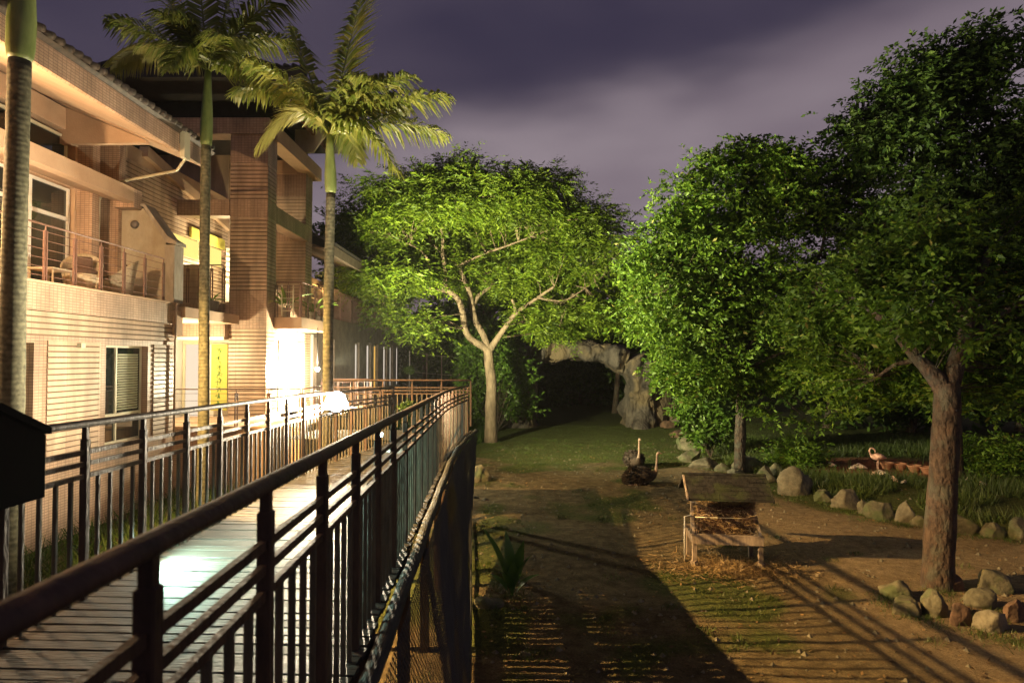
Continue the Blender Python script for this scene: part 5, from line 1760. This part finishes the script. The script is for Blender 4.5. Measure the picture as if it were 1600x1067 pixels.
def rock_tube(name, pts, rw, rd, seed, closed=True):
    n = 46; vs_ = []; fs = []
    P = []
    for i in range(len(pts) - 1):
        for q in range(16): P.append((Vector(pts[i][0]).lerp(Vector(pts[i + 1][0]), q / 16), pts[i][1] + (pts[i + 1][1] - pts[i][1]) * q / 16, pts[i][2] + (pts[i + 1][2] - pts[i][2]) * q / 16))
    P.append((Vector(pts[-1][0]), pts[-1][1], pts[-1][2]))
    for i, (p, a, b_) in enumerate(P):
        tg = (P[min(i + 1, len(P) - 1)][0] - P[max(i - 1, 0)][0]).normalized()
        side = Vector((0, 1, 0)); nrm = tg.cross(side).normalized()
        for k in range(n):
            w = 2 * math.pi * k / n
            c, s = math.cos(w), math.sin(w)
            c = math.copysign(abs(c) ** .6, c); s = math.copysign(abs(s) ** .6, s)
            q = p + nrm * c * a + side * s * b_
            f = 1 + .20 * mnoise.noise(q * .7 + Vector((seed, 0, 0))) + .13 * mnoise.noise(q * 2.0)
            ridge = abs(mnoise.noise(Vector((q.x * 1.1, q.y * 1.1, q.z * .35)) + Vector((seed, 5, 0))))
            f *= .80 + .75 * ridge + .10 * mnoise.noise(q * 4.5) + .16 * abs(mnoise.noise(Vector((q.x * 2.6, q.y * 2.6, q.z * .8))))
            vs_.append(p + (q - p) * f)
    for i in range(len(P) - 1):
        for k in range(n):
            fs.append((i * n + k, i * n + (k + 1) % n, (i + 1) * n + (k + 1) % n, (i + 1) * n + k))
    fs.append(tuple(range(n - 1, -1, -1))); fs.append(tuple(range((len(P) - 1) * n, len(P) * n)))
    m = MB(); m.add(vs_, fs, True)
    return m.build(name, M["rock"], t)


def A(x, y, dy=0): return W(x, y, YA + dy)


rock_tube("left_pier", [(A(816, 672), 1.0, 1.4), (A(816, 620), .75, 1.3), (A(819, 580), .75, 1.2), (A(830, 550), .8, 1.2)], 0, 0, 1)
rock_tube("lintel", [(A(828, 560), .75, 1.2), (A(855, 548), .62, 1.2), (A(900, 546), .52, 1.1), (A(945, 553), .60, 1.2), (A(975, 565), .85, 1.3)], 0, 0, 4)
rock_tube("right_pier", [(A(1000, 672), 1.1, 1.6), (A(1000, 620), .85, 1.4), (A(998, 585), .85, 1.3), (A(985, 560), .9, 1.3)], 0, 0, 9)
for i, (x, y, w, h, dy) in enumerate([(1020, 665, 70, 90, .5), (1050, 660, 50, 62, 1.0), (1005, 590, 50, 60, .6), (805, 575, 44, 50, 1.2), (850, 545, 40, 30, .6), (800, 640, 40, 60, 1.4), (950, 552, 36, 26, .4)]):
    c = A(x, y, dy); s = YA / 1000
    me = rock_mesh("rock_mass", w * s, 2.2, h * s, 60 + i, M["rock"], 4, .35)
    link("rock_mass", me, t, loc=(c.x, c.y, c.z - (.3 if y > 600 else h * s * .4)))

# ---------------------------------------------------------------- hay feeder
fb = G(1130, 876)
F = thing("hay_feeder", fb, "wooden hay feeder with pitched shingle roof and wire rack on four legs", "hay feeder")
ox, oy = fb.x, fb.y
rotz = R(-7)


def f_(x, y, z):
    return Vector((ox + x * math.cos(rotz) - y * math.sin(rotz), oy + x * math.sin(rotz) + y * math.cos(rotz), z))


def fbar(name, a, b_, w, h, mat=None):
    m = MB(); m.bar(f_(*a), f_(*b_), w, h); return m.build(name, mat or M["oldwood"], F)


hw, hd = .66, .42
for sx in (-1, 1):
    for sy in (-1, 1):
        fbar("leg", (sx * hw, sy * hd, -.05), (sx * hw, sy * hd, .56), .085, .085)
    fbar("post", (sx * (hw - .04), .05, .5), (sx * (hw - .04), .05, 1.58), .075, .075)
    fbar("side_rail", (sx * hw, -hd, .50), (sx * hw, hd, .50), .05, .16)
    fbar("brace", (sx * (hw + .01), -hd, .62), (sx * (hw - .02), .0, 1.05), .05, .06)
    fbar("foot", (sx * hw, -hd, .02), (sx * (hw + .02), -hd - .02, .12), .12, .1)
fbar("trough_board", (-hw - .05, -hd - .055, .56), (hw + .05, -hd - .055, .56), .035, .17)
fbar("trough_board", (-hw - .05, hd + .055, .56), (hw + .05, hd + .055, .56), .035, .17)
fbar("trough_lip", (-hw - .06, -hd - .02, .652), (hw + .06, -hd - .02, .652), .11, .022)
m = MB(); m.add([f_(-hw, -hd, .46), f_(hw, -hd, .46), f_(hw, hd, .46), f_(-hw, hd, .46), f_(-hw, -hd, .49), f_(hw, -hd, .49), f_(hw, hd, .49), f_(-hw, hd, .49)], [(0, 3, 2, 1), (4, 5, 6, 7), (0, 1, 5, 4), (1, 2, 6, 5), (2, 3, 7, 6), (3, 0, 4, 7)]); m.build("trough_floor", M["oldwood"], F)
# roof: two slopes
for s in (-1, 1):
    a0 = (-.86, 0.02 * s, 1.80); 
    m = MB()
    pts = [(-.80, 0, 1.82), (.86, 0, 1.82), (.86, s * .66, 1.43), (-.80, s * .66, 1.43)]
    vv = [f_(*p) for p in pts] + [f_(p[0], p[1], p[2] - .035) for p in pts]
    m.add(vv, [(0, 1, 2, 3), (7, 6, 5, 4), (0, 4, 5, 1), (1, 5, 6, 2), (2, 6, 7, 3), (3, 7, 4, 0)])
    rp_ = m.build("roof_panel", M["shingle"], F)
    for k in range(6):
        f0, f1 = k / 6, (k + 1) / 6
        m = MB()
        zt = lambda f: 1.82 - .39 * f
        for j in range(12):
            xa = -.80 + j * 1.66 / 12 + (.07 if k % 2 else 0); xb = min(.86, xa + 1.66 / 12 - .01)
            e = random.uniform(.006, .018)
            m.add([f_(xa, s * .66 * f0, zt(f0) + .004), f_(xb, s * .66 * f0, zt(f0) + .004), f_(xb, s * .66 * f1 * 1.01, zt(f1) + e), f_(xa, s * .66 * f1 * 1.01, zt(f1) + e)], [(0, 1, 2, 3)])
        m.build("shingle_course", M["shingle"], rp_)
fbar("ridge_board", (-.84, 0, 1.835), (.88, 0, 1.835), .10, .03, M["shingle"])
for sx in (-.82, .87):
    for s in (-1, 1): fbar("gable_board", (sx, 0, 1.80), (sx, s * .68, 1.405), .03, .06, M["oldwood"] if sx < 0 and s < 0 else M["shingle"])
# rack: wires and the hay in it
for (z, yy) in ((1.36, -.38), (.98, -.30)):
    m = MB(); m.tube([f_(-hw + .04, yy, z), f_(hw - .04, yy, z)], .010, 5); m.build("rack_bar", M["frame"], F)
m = MB()
for k in range(15):
    x = -.58 + k * 1.16 / 14
    m.tube([f_(x, -.37, 1.37), f_(x, -.26, .72)], .0022, 3, cap=False)
for k in range(4):
    m.tube([f_(-.6, -.37 + .016 * k, 1.3 - .16 * k), f_(.6, -.37 + .016 * k, 1.3 - .16 * k)], .0022, 3, cap=False)
tag(m.build("rack_mesh", M["railmetal"], F), kind="stuff")


def hay(name, n, fn, ln, parent=None):
    P_ = np.array([fn() for _ in range(n)]); k = len(P_)
    d = unit(RNG.normal(size=(k, 3)) * np.array([1, 1, .5]))
    sd = unit(np.cross(d, RNG.normal(size=(k, 3)))) * .004
    L_ = ln * RNG.uniform(.5, 1.3, k)[:, None]
    q = np.stack([P_ - sd, P_ + sd, P_ + d * L_ + sd, P_ + d * L_ - sd], 1).reshape(-1, 3)
    return tag(np_mesh(name, q, 4, M["hay"], parent), kind="stuff")


hay("hay", 6500, lambda: np.array(f_(RNG.uniform(-.58, .58), RNG.uniform(-.33, .28), RNG.uniform(.72, 1.30) if RNG.random() < .8 else RNG.uniform(.5, .7))), .16, F)
m = MB(); m.add([f_(-.57, -.24, .6), f_(.57, -.24, .6), f_(.57, .26, .6), f_(-.57, .26, .6), f_(-.55, -.30, 1.22), f_(.55, -.30, 1.22), f_(.55, .26, 1.25), f_(-.55, .26, 1.25)], [(0, 3, 2, 1), (4, 5, 6, 7), (0, 1, 5, 4), (1, 2, 6, 5), (2, 3, 7, 6), (3, 0, 4, 7)]); m.build("hay_bale", M["cushion"], F)


def floor_hay():
    a = RNG.uniform(0, 2 * math.pi); r = abs(RNG.normal()) * .55
    x, y = ox + .1 + r * math.cos(a) * 1.5, oy - .5 + r * math.sin(a) * .9
    return np.array((x, y, gh(x, y) + abs(RNG.normal()) * .05 * math.exp(-r)))


hay("fallen_hay", 6000, floor_hay, .15)
# small wire stand beside it
m = MB(); p = f_(-.82, -.15, 0)
m.tube([(p.x, p.y, 0), (p.x, p.y, .95), (p.x + .14, p.y - .03, .99)], .014, 6)
o = m.build("metal_stake", M["white"], None); tag(o, "thin pale metal stake bent over at the left side of the hay feeder", "stake")


# ---------------------------------------------------------------- birds
def loft_body(name, path, mat, parent, n=18):
    """path: (point, half-width, half-height), one continuous skin"""
    P = [Vector(p[0]) for p in path]
    # resample
    out = []
    for i in range(len(P) - 1):
        for q in range(4):
            t = q / 4
            p0 = P[max(i - 1, 0)]; p1 = P[i]; p2 = P[i + 1]; p3 = P[min(i + 2, len(P) - 1)]
            c = 0.5 * ((2 * p1) + (-p0 + p2) * t + (2 * p0 - 5 * p1 + 4 * p2 - p3) * t * t + (-p0 + 3 * p1 - 3 * p2 + p3) * t ** 3)
            out.append((c, path[i][1] * (1 - t) + path[i + 1][1] * t, path[i][2] * (1 - t) + path[i + 1][2] * t))
    out.append((P[-1], path[-1][1], path[-1][2]))
    vs_ = []; fs = []
    f0 = None
    for i, (p, w, h) in enumerate(out):
        tg = (out[min(i + 1, len(out) - 1)][0] - out[max(i - 1, 0)][0]).normalized()
        hz = Vector((tg.x, tg.y, 0))
        if f0 is None: f0 = hz.normalized()
        if hz.length > .3: f0 = hz.normalized()
        side = Vector((0, 0, 1)).cross(f0).normalized()
        up = tg.cross(side).normalized()
        for k in range(n):
            a = 2 * math.pi * k / n
            vs_.append(p + side * math.cos(a) * w + up * math.sin(a) * h)
    for i in range(len(out) - 1):
        for k in range(n):
            fs.append((i * n + k, i * n + (k + 1) % n, (i + 1) * n + (k + 1) % n, (i + 1) * n + k))
    fs.append(tuple(range(n - 1, -1, -1))); fs.append(tuple(range((len(out) - 1) * n, len(out) * n)))
    m = MB(); m.add(vs_, fs, True)
    return m.build(name, mat, parent)


def ostrich(base, ang, label, neck=1.0, s=1.0, turn=0.0):
    t = thing("ostrich", tuple(base), label, "ostrich", "ostriches resting on the sand")
    b = Vector(base); c, si = math.cos(ang), math.sin(ang)

    def q(x, y, z): return Vector((b.x + (x * c - y * si) * s, b.y + (x * si + y * c) * s, b.z + z * s))
    body = [(q(-.66, 0, .20), .03, .03), (q(-.56, 0, .28), .15, .12), (q(-.38, 0, .34), .27, .24), (q(-.12, 0, .36), .34, .31), (q(.14, 0, .35), .32, .29), (q(.34, 0, .36), .22, .21), (q(.46, 0, .42), .11, .12)]
    nk = [(q(.52, 0, .52), .058, .062), (q(.55, 0, .66), .042, .044), (q(.56, 0, .86), .034, .036), (q(.57, 0, 1.04 * neck), .032, .034)]
    hd = [(q(.585, 0, 1.11 * neck), .042, .044), (q(.615, 0, 1.15 * neck), .055, .052), (q(.665, 0, 1.155 * neck), .050, .042), (q(.71, 0, 1.145 * neck), .036, .022), (q(.775, 0, 1.135 * neck), .016, .008)]
    o = loft_body("body", body + nk + hd, M["birdbody"], t)
    o.data.materials.append(M["birdskin"])
    zs = b.z + .50 * s
    for pl in o.data.polygons:
        cen = sum((o.data.vertices[v].co for v in pl.vertices), Vector()) / len(pl.vertices) + ORG[t]
        fw = (cen.x - b.x) * c + (cen.y - b.y) * si
        if cen.z > zs and fw > .47 * s: pl.material_index = 1
    for sgn in (-1, 1):
        e = q(.635, sgn * .05, 1.165 * neck); ball(e, .014 * s, 8).build("eye", M["black"], t)
        m = MB(); m.tube([q(.05, sgn * .2, .14), q(-.25, sgn * .22, .07), q(-.55, sgn * .16, .05)], [.06 * s, .045 * s, .03 * s], 8); m.build("leg", M["birdskin"], t)
    # feather tufts
    k = 1500
    u = RNG.uniform(0, 2 * math.pi, k); x = RNG.uniform(-.62, .38, k)
    prof = np.interp(x, [-.66, -.5, -.3, -.1, .15, .38], [.05, .22, .31, .34, .31, .2])
    hz = np.interp(x, [-.66, -.3, .15, .4], [.24, .35, .36, .38])
    P_ = np.stack([x, prof * np.cos(u), hz + prof * .9 * np.sin(u)], 1)
    P_ = P_[P_[:, 2] > .02]; k = len(P_)
    D = unit(np.stack([-np.ones(k), P_[:, 1] * 1.4, (P_[:, 2] - .36) * 1.2 - .25], 1) + RNG.normal(size=(k, 3)) * .28)
    Rz = np.array([[c, -si, 0], [si, c, 0], [0, 0, 1]])
    Pw = P_ @ Rz.T * s + np.array(b); Dw = D @ Rz.T
    np_mesh("plumage", leaf_quads(Pw, Dw, .17 * s, .06 * s), 4, M["feather"], t)
    for sgn in (-1, 1):
        m = MB()
        pts = [q(.25, sgn * .30, .42), q(.0, sgn * .36, .40), (q(-.28, sgn * .31, .33)), q(-.48, sgn * .2, .26)]
        m.tube(pts, [.05 * s, .12 * s, .11 * s, .03 * s], 8, sx=.45); m.build("wing", M["birdbody"], t)
    return t


g1 = G(1003, 757); g1.z = gh(g1.x, g1.y) - .02
ostrich(g1, R(4), "ostrich sitting nearest the hay feeder, long neck upright, facing right", 1.0, .93)
g2 = G(992, 731); g2.z = gh(g2.x, g2.y) - .02
ostrich(g2, R(-84), "ostrich sitting just behind the other one, seen with its neck over the dark body", 1.05, 1.0)


def small_bird(px, py, size, ang, label, mat, standing=False, neck_up=False, name="resting_bird", group="pale birds resting on the bare earth"):
    p = G(px, py, .12); z = gh(p.x, p.y)
    s = size * p.y / 1000
    t = thing(name, (p.x, p.y, z), label, "bird", group)
    c, si = math.cos(ang), math.sin(ang); zz = z + (s * .55 if standing else -.01)

    def q(x, y, zq): return Vector((p.x + (x * c - y * si) * s, p.y + (x * si + y * c) * s, zz + zq * s))
    body = [(q(-.52, 0, .16), .02 * s, .02 * s), (q(-.4, 0, .22), .10 * s, .08 * s), (q(-.15, 0, .27), .2 * s, .19 * s), (q(.1, 0, .28), .22 * s, .22 * s), (q(.3, 0, .30), .14 * s, .15 * s)]
    if neck_up:
        rest = [(q(.42, 0, .42), .055 * s, .055 * s), (q(.50, 0, .58), .042 * s, .042 * s), (q(.46, 0, .74), .04 * s, .04 * s), (q(.34, 0, .78), .05 * s, .05 * s), (q(.22, 0, .72), .055 * s, .055 * s), (q(.16, 0, .62), .03 * s, .03 * s), (q(.17, 0, .54), .012 * s, .012 * s)]
    else:
        rest = [(q(.38, 0, .40), .07 * s, .07 * s), (q(.34, 0, .52), .06 * s, .06 * s), (q(.2, 0, .55), .06 * s, .06 * s), (q(.05, 0, .52), .03 * s, .03 * s), (q(-.03, 0, .48), .012 * s, .012 * s)]
    loft_body("body", body + rest, mat, t, 12)
    for sgn in (-1, 1):
        m = MB(); m.tube([q(.2, sgn * .18, .32), q(-.1, sgn * .21, .30), q(-.45, sgn * .08, .20)], [.05 * s, .12 * s, .02 * s], 7, sx=.5); m.build("wing", mat, t)
        if standing and sgn == 1 or standing:
            m = MB(); m.tube([q(.0, sgn * .06, .1), q(.03, sgn * .06, -.25), q(0, sgn * .06, -.57)], .018 * s, 5); m.build("leg", M["birdpink"], t)
    return t


W_, K_ = M["birdwhite"], M["birdpink"]
for a in [
    (1300, 733, 14, R(180), "white bird resting alone, farthest left of the group", W_),
    (1333, 737, 14, R(10), "white bird crouching second from the left", W_),
    (1346, 736, 16, R(150), "white bird with raised wing edges, between the crouching one and the standing one", W_),
    (1367, 746, 14, R(20), "pinkish bird sitting in front of the standing one", K_),
    (1380, 748, 18, R(170), "white bird resting low, right of the pinkish sitting one", W_),
    (1398, 757, 16, R(90), "round orange-pink bird with head tucked away below the basins", K_),
    (1412, 760, 11, R(10), "small white bird at the grass edge below the basins", W_),
    (1512, 754, 12, R(60), "round white bird seen right of the near tree's trunk", W_),
    (1537, 761, 14, R(170), "white bird in the grass farthest right", W_),
]: small_bird(*a)
small_bird(1372, 738, 26, R(180), "pale pink flamingo standing with its neck curled, left of the basins", K_, standing=True, neck_up=True, name="flamingo")

labs = ["terracotta basin nearest the standing flamingo", "terracotta basin second from the flamingo", "terracotta basin third from the flamingo", "terracotta basin nearest the tree trunk"]
for k, (px_, py_) in enumerate([(1386, 734), (1407, 735), (1429, 738), (1449, 741)]):
    p = G(px_, py_, .15); p.z = gh(p.x, p.y)
    t = thing("planter_bowl", tuple(p), labs[k], "basin", "row of terracotta basins")
    m = MB(); r = .24
    prof = [(r * .55, 0), (r * .62, .03), (r, .2), (r * 1.06, .21), (r * 1.06, .25), (r * .95, .25), (r * .9, .2), (r * .5, .05)]
    n = 20
    vs_ = [(p.x + a * math.cos(2 * math.pi * i / n), p.y + a * math.sin(2 * math.pi * i / n), p.z + b_) for a, b_ in prof for i in range(n)]
    fs = [(j * n + i, j * n + (i + 1) % n, (j + 1) * n + (i + 1) % n, (j + 1) * n + i) for j in range(len(prof) - 1) for i in range(n)]
    m.add(vs_, fs, True); m.build("bowl", M["terracotta"], t)
    m = MB(); m.tube([(p.x, p.y, p.z + .14), (p.x, p.y, p.z + .17)], r * .85, 14, smooth=False); m.build("soil", M["bark2"], t)


# ---------------------------------------------------------------- potted plants on the tower terraces
def pot_plant(x, y, z, r, h, n, L_, w, label, mat="leafB", potmat="concrete"):
    t = thing("potted_plant", (x, y, z), label, "potted plant")
    m = MB(); m.tube([(x, y, z), (x, y, z + h * .2), (x, y, z + h * .9), (x, y, z + h)], [r * .75, r * .85, r, r * 1.08], 16); m.build("pot", M[potmat], t)
    for k in range(n):
        a = random.uniform(0, 2 * math.pi); e = random.uniform(.3, 1.2)
        broad_leaf((x + .05 * math.cos(a), y + .05 * math.sin(a), z + h * .9), (math.cos(a) * .5, math.sin(a) * .5, e), L_ * random.uniform(.7, 1.1), w, .8, M[mat], t)
    return t


pot_plant(-8.72, 18.5, 5.66, .22, .30, 14, .42, .07, "squat round stone pot with short leaves on the recessed terrace")
pot_plant(-7.05, 19.95, 5.57, .14, .3, 16, 1.15, .09, "tall potted plant with long arching leaves on the small tower balcony")
pot_plant(-6.72, 21.6, 5.57, .14, .3, 16, .9, .08, "bushy potted plant at the far corner of the small tower balcony")

# ---------------------------------------------------------------- small wire fence beyond the far wing
t = thing("wire_fence", W(640, 592, 42), "low wire fence with thin posts in the dark between far wing and trees", "fence")
prev = None
for (x, yb, yt) in ((640, 592, 548), (667, 596, 552), (690, 597, 555), (718, 600, 556)):
    a = W(x, yb, 42); b_ = W(x, yt, 42)
    a.z = gh(a.x, 42) - .1
    m = MB(); m.tube([a, b_], .035, 6); m.build("post", M["white"] if x == 640 else M["oldwood"], t)
    if prev:
        for f in (.98, .65):
            m = MB(); m.tube([prev[0].lerp(prev[1], f), a.lerp(b_, f)], .008, 4); m.build("wire", M["frame"], t)
    prev = (a, b_)

# ---------------------------------------------------------------- far-off lit building at the right margin
p = W(1594, 512, 120)
t = thing("distant_building", (p.x, 120, 0), "far-off building showing a few orange lit windows through the leaves at the right margin", "building")
zb = gh(p.x, 120)
m = MB(); m.box(p.x - 3, p.x + 14, 120, 128, zb - 1, p.z + 3); m.build("wall", M["concrete"], t)
for (dx, dz) in ((-2.6, .4), (-1.2, .2), (.4, .6), (-.6, -1.2), (1.8, 1.2), (3.4, .4), (-2.2, 1.8)):
    m = MB(); m.box(p.x + dx, p.x + dx + .9, 119.9, 119.98, p.z + dz - .4, p.z + dz + .3); m.build("lit_window", M["glowO"], t)


# ---------------------------------------------------------------- thin volume added to imitate lens glow round the lamps
hm, hN, hL = new_mat("lamp_glow")
h_out = hN.new("ShaderNodeOutputMaterial"); h_v = hN.new("ShaderNodeVolumePrincipled")
h_v.inputs["Color"].default_value = (0.93, 0.93, 0.95, 1)
h_v.inputs["Density"].default_value = 0.0002
h_v.inputs["Anisotropy"].default_value = 0.55
hL.new(h_v.outputs[0], h_out.inputs["Volume"])
m = MB(); m.box(-705, 705, -210, 1210, -1.2, 40)
tag(m.build("glow_volume", hm), kind="stuff")
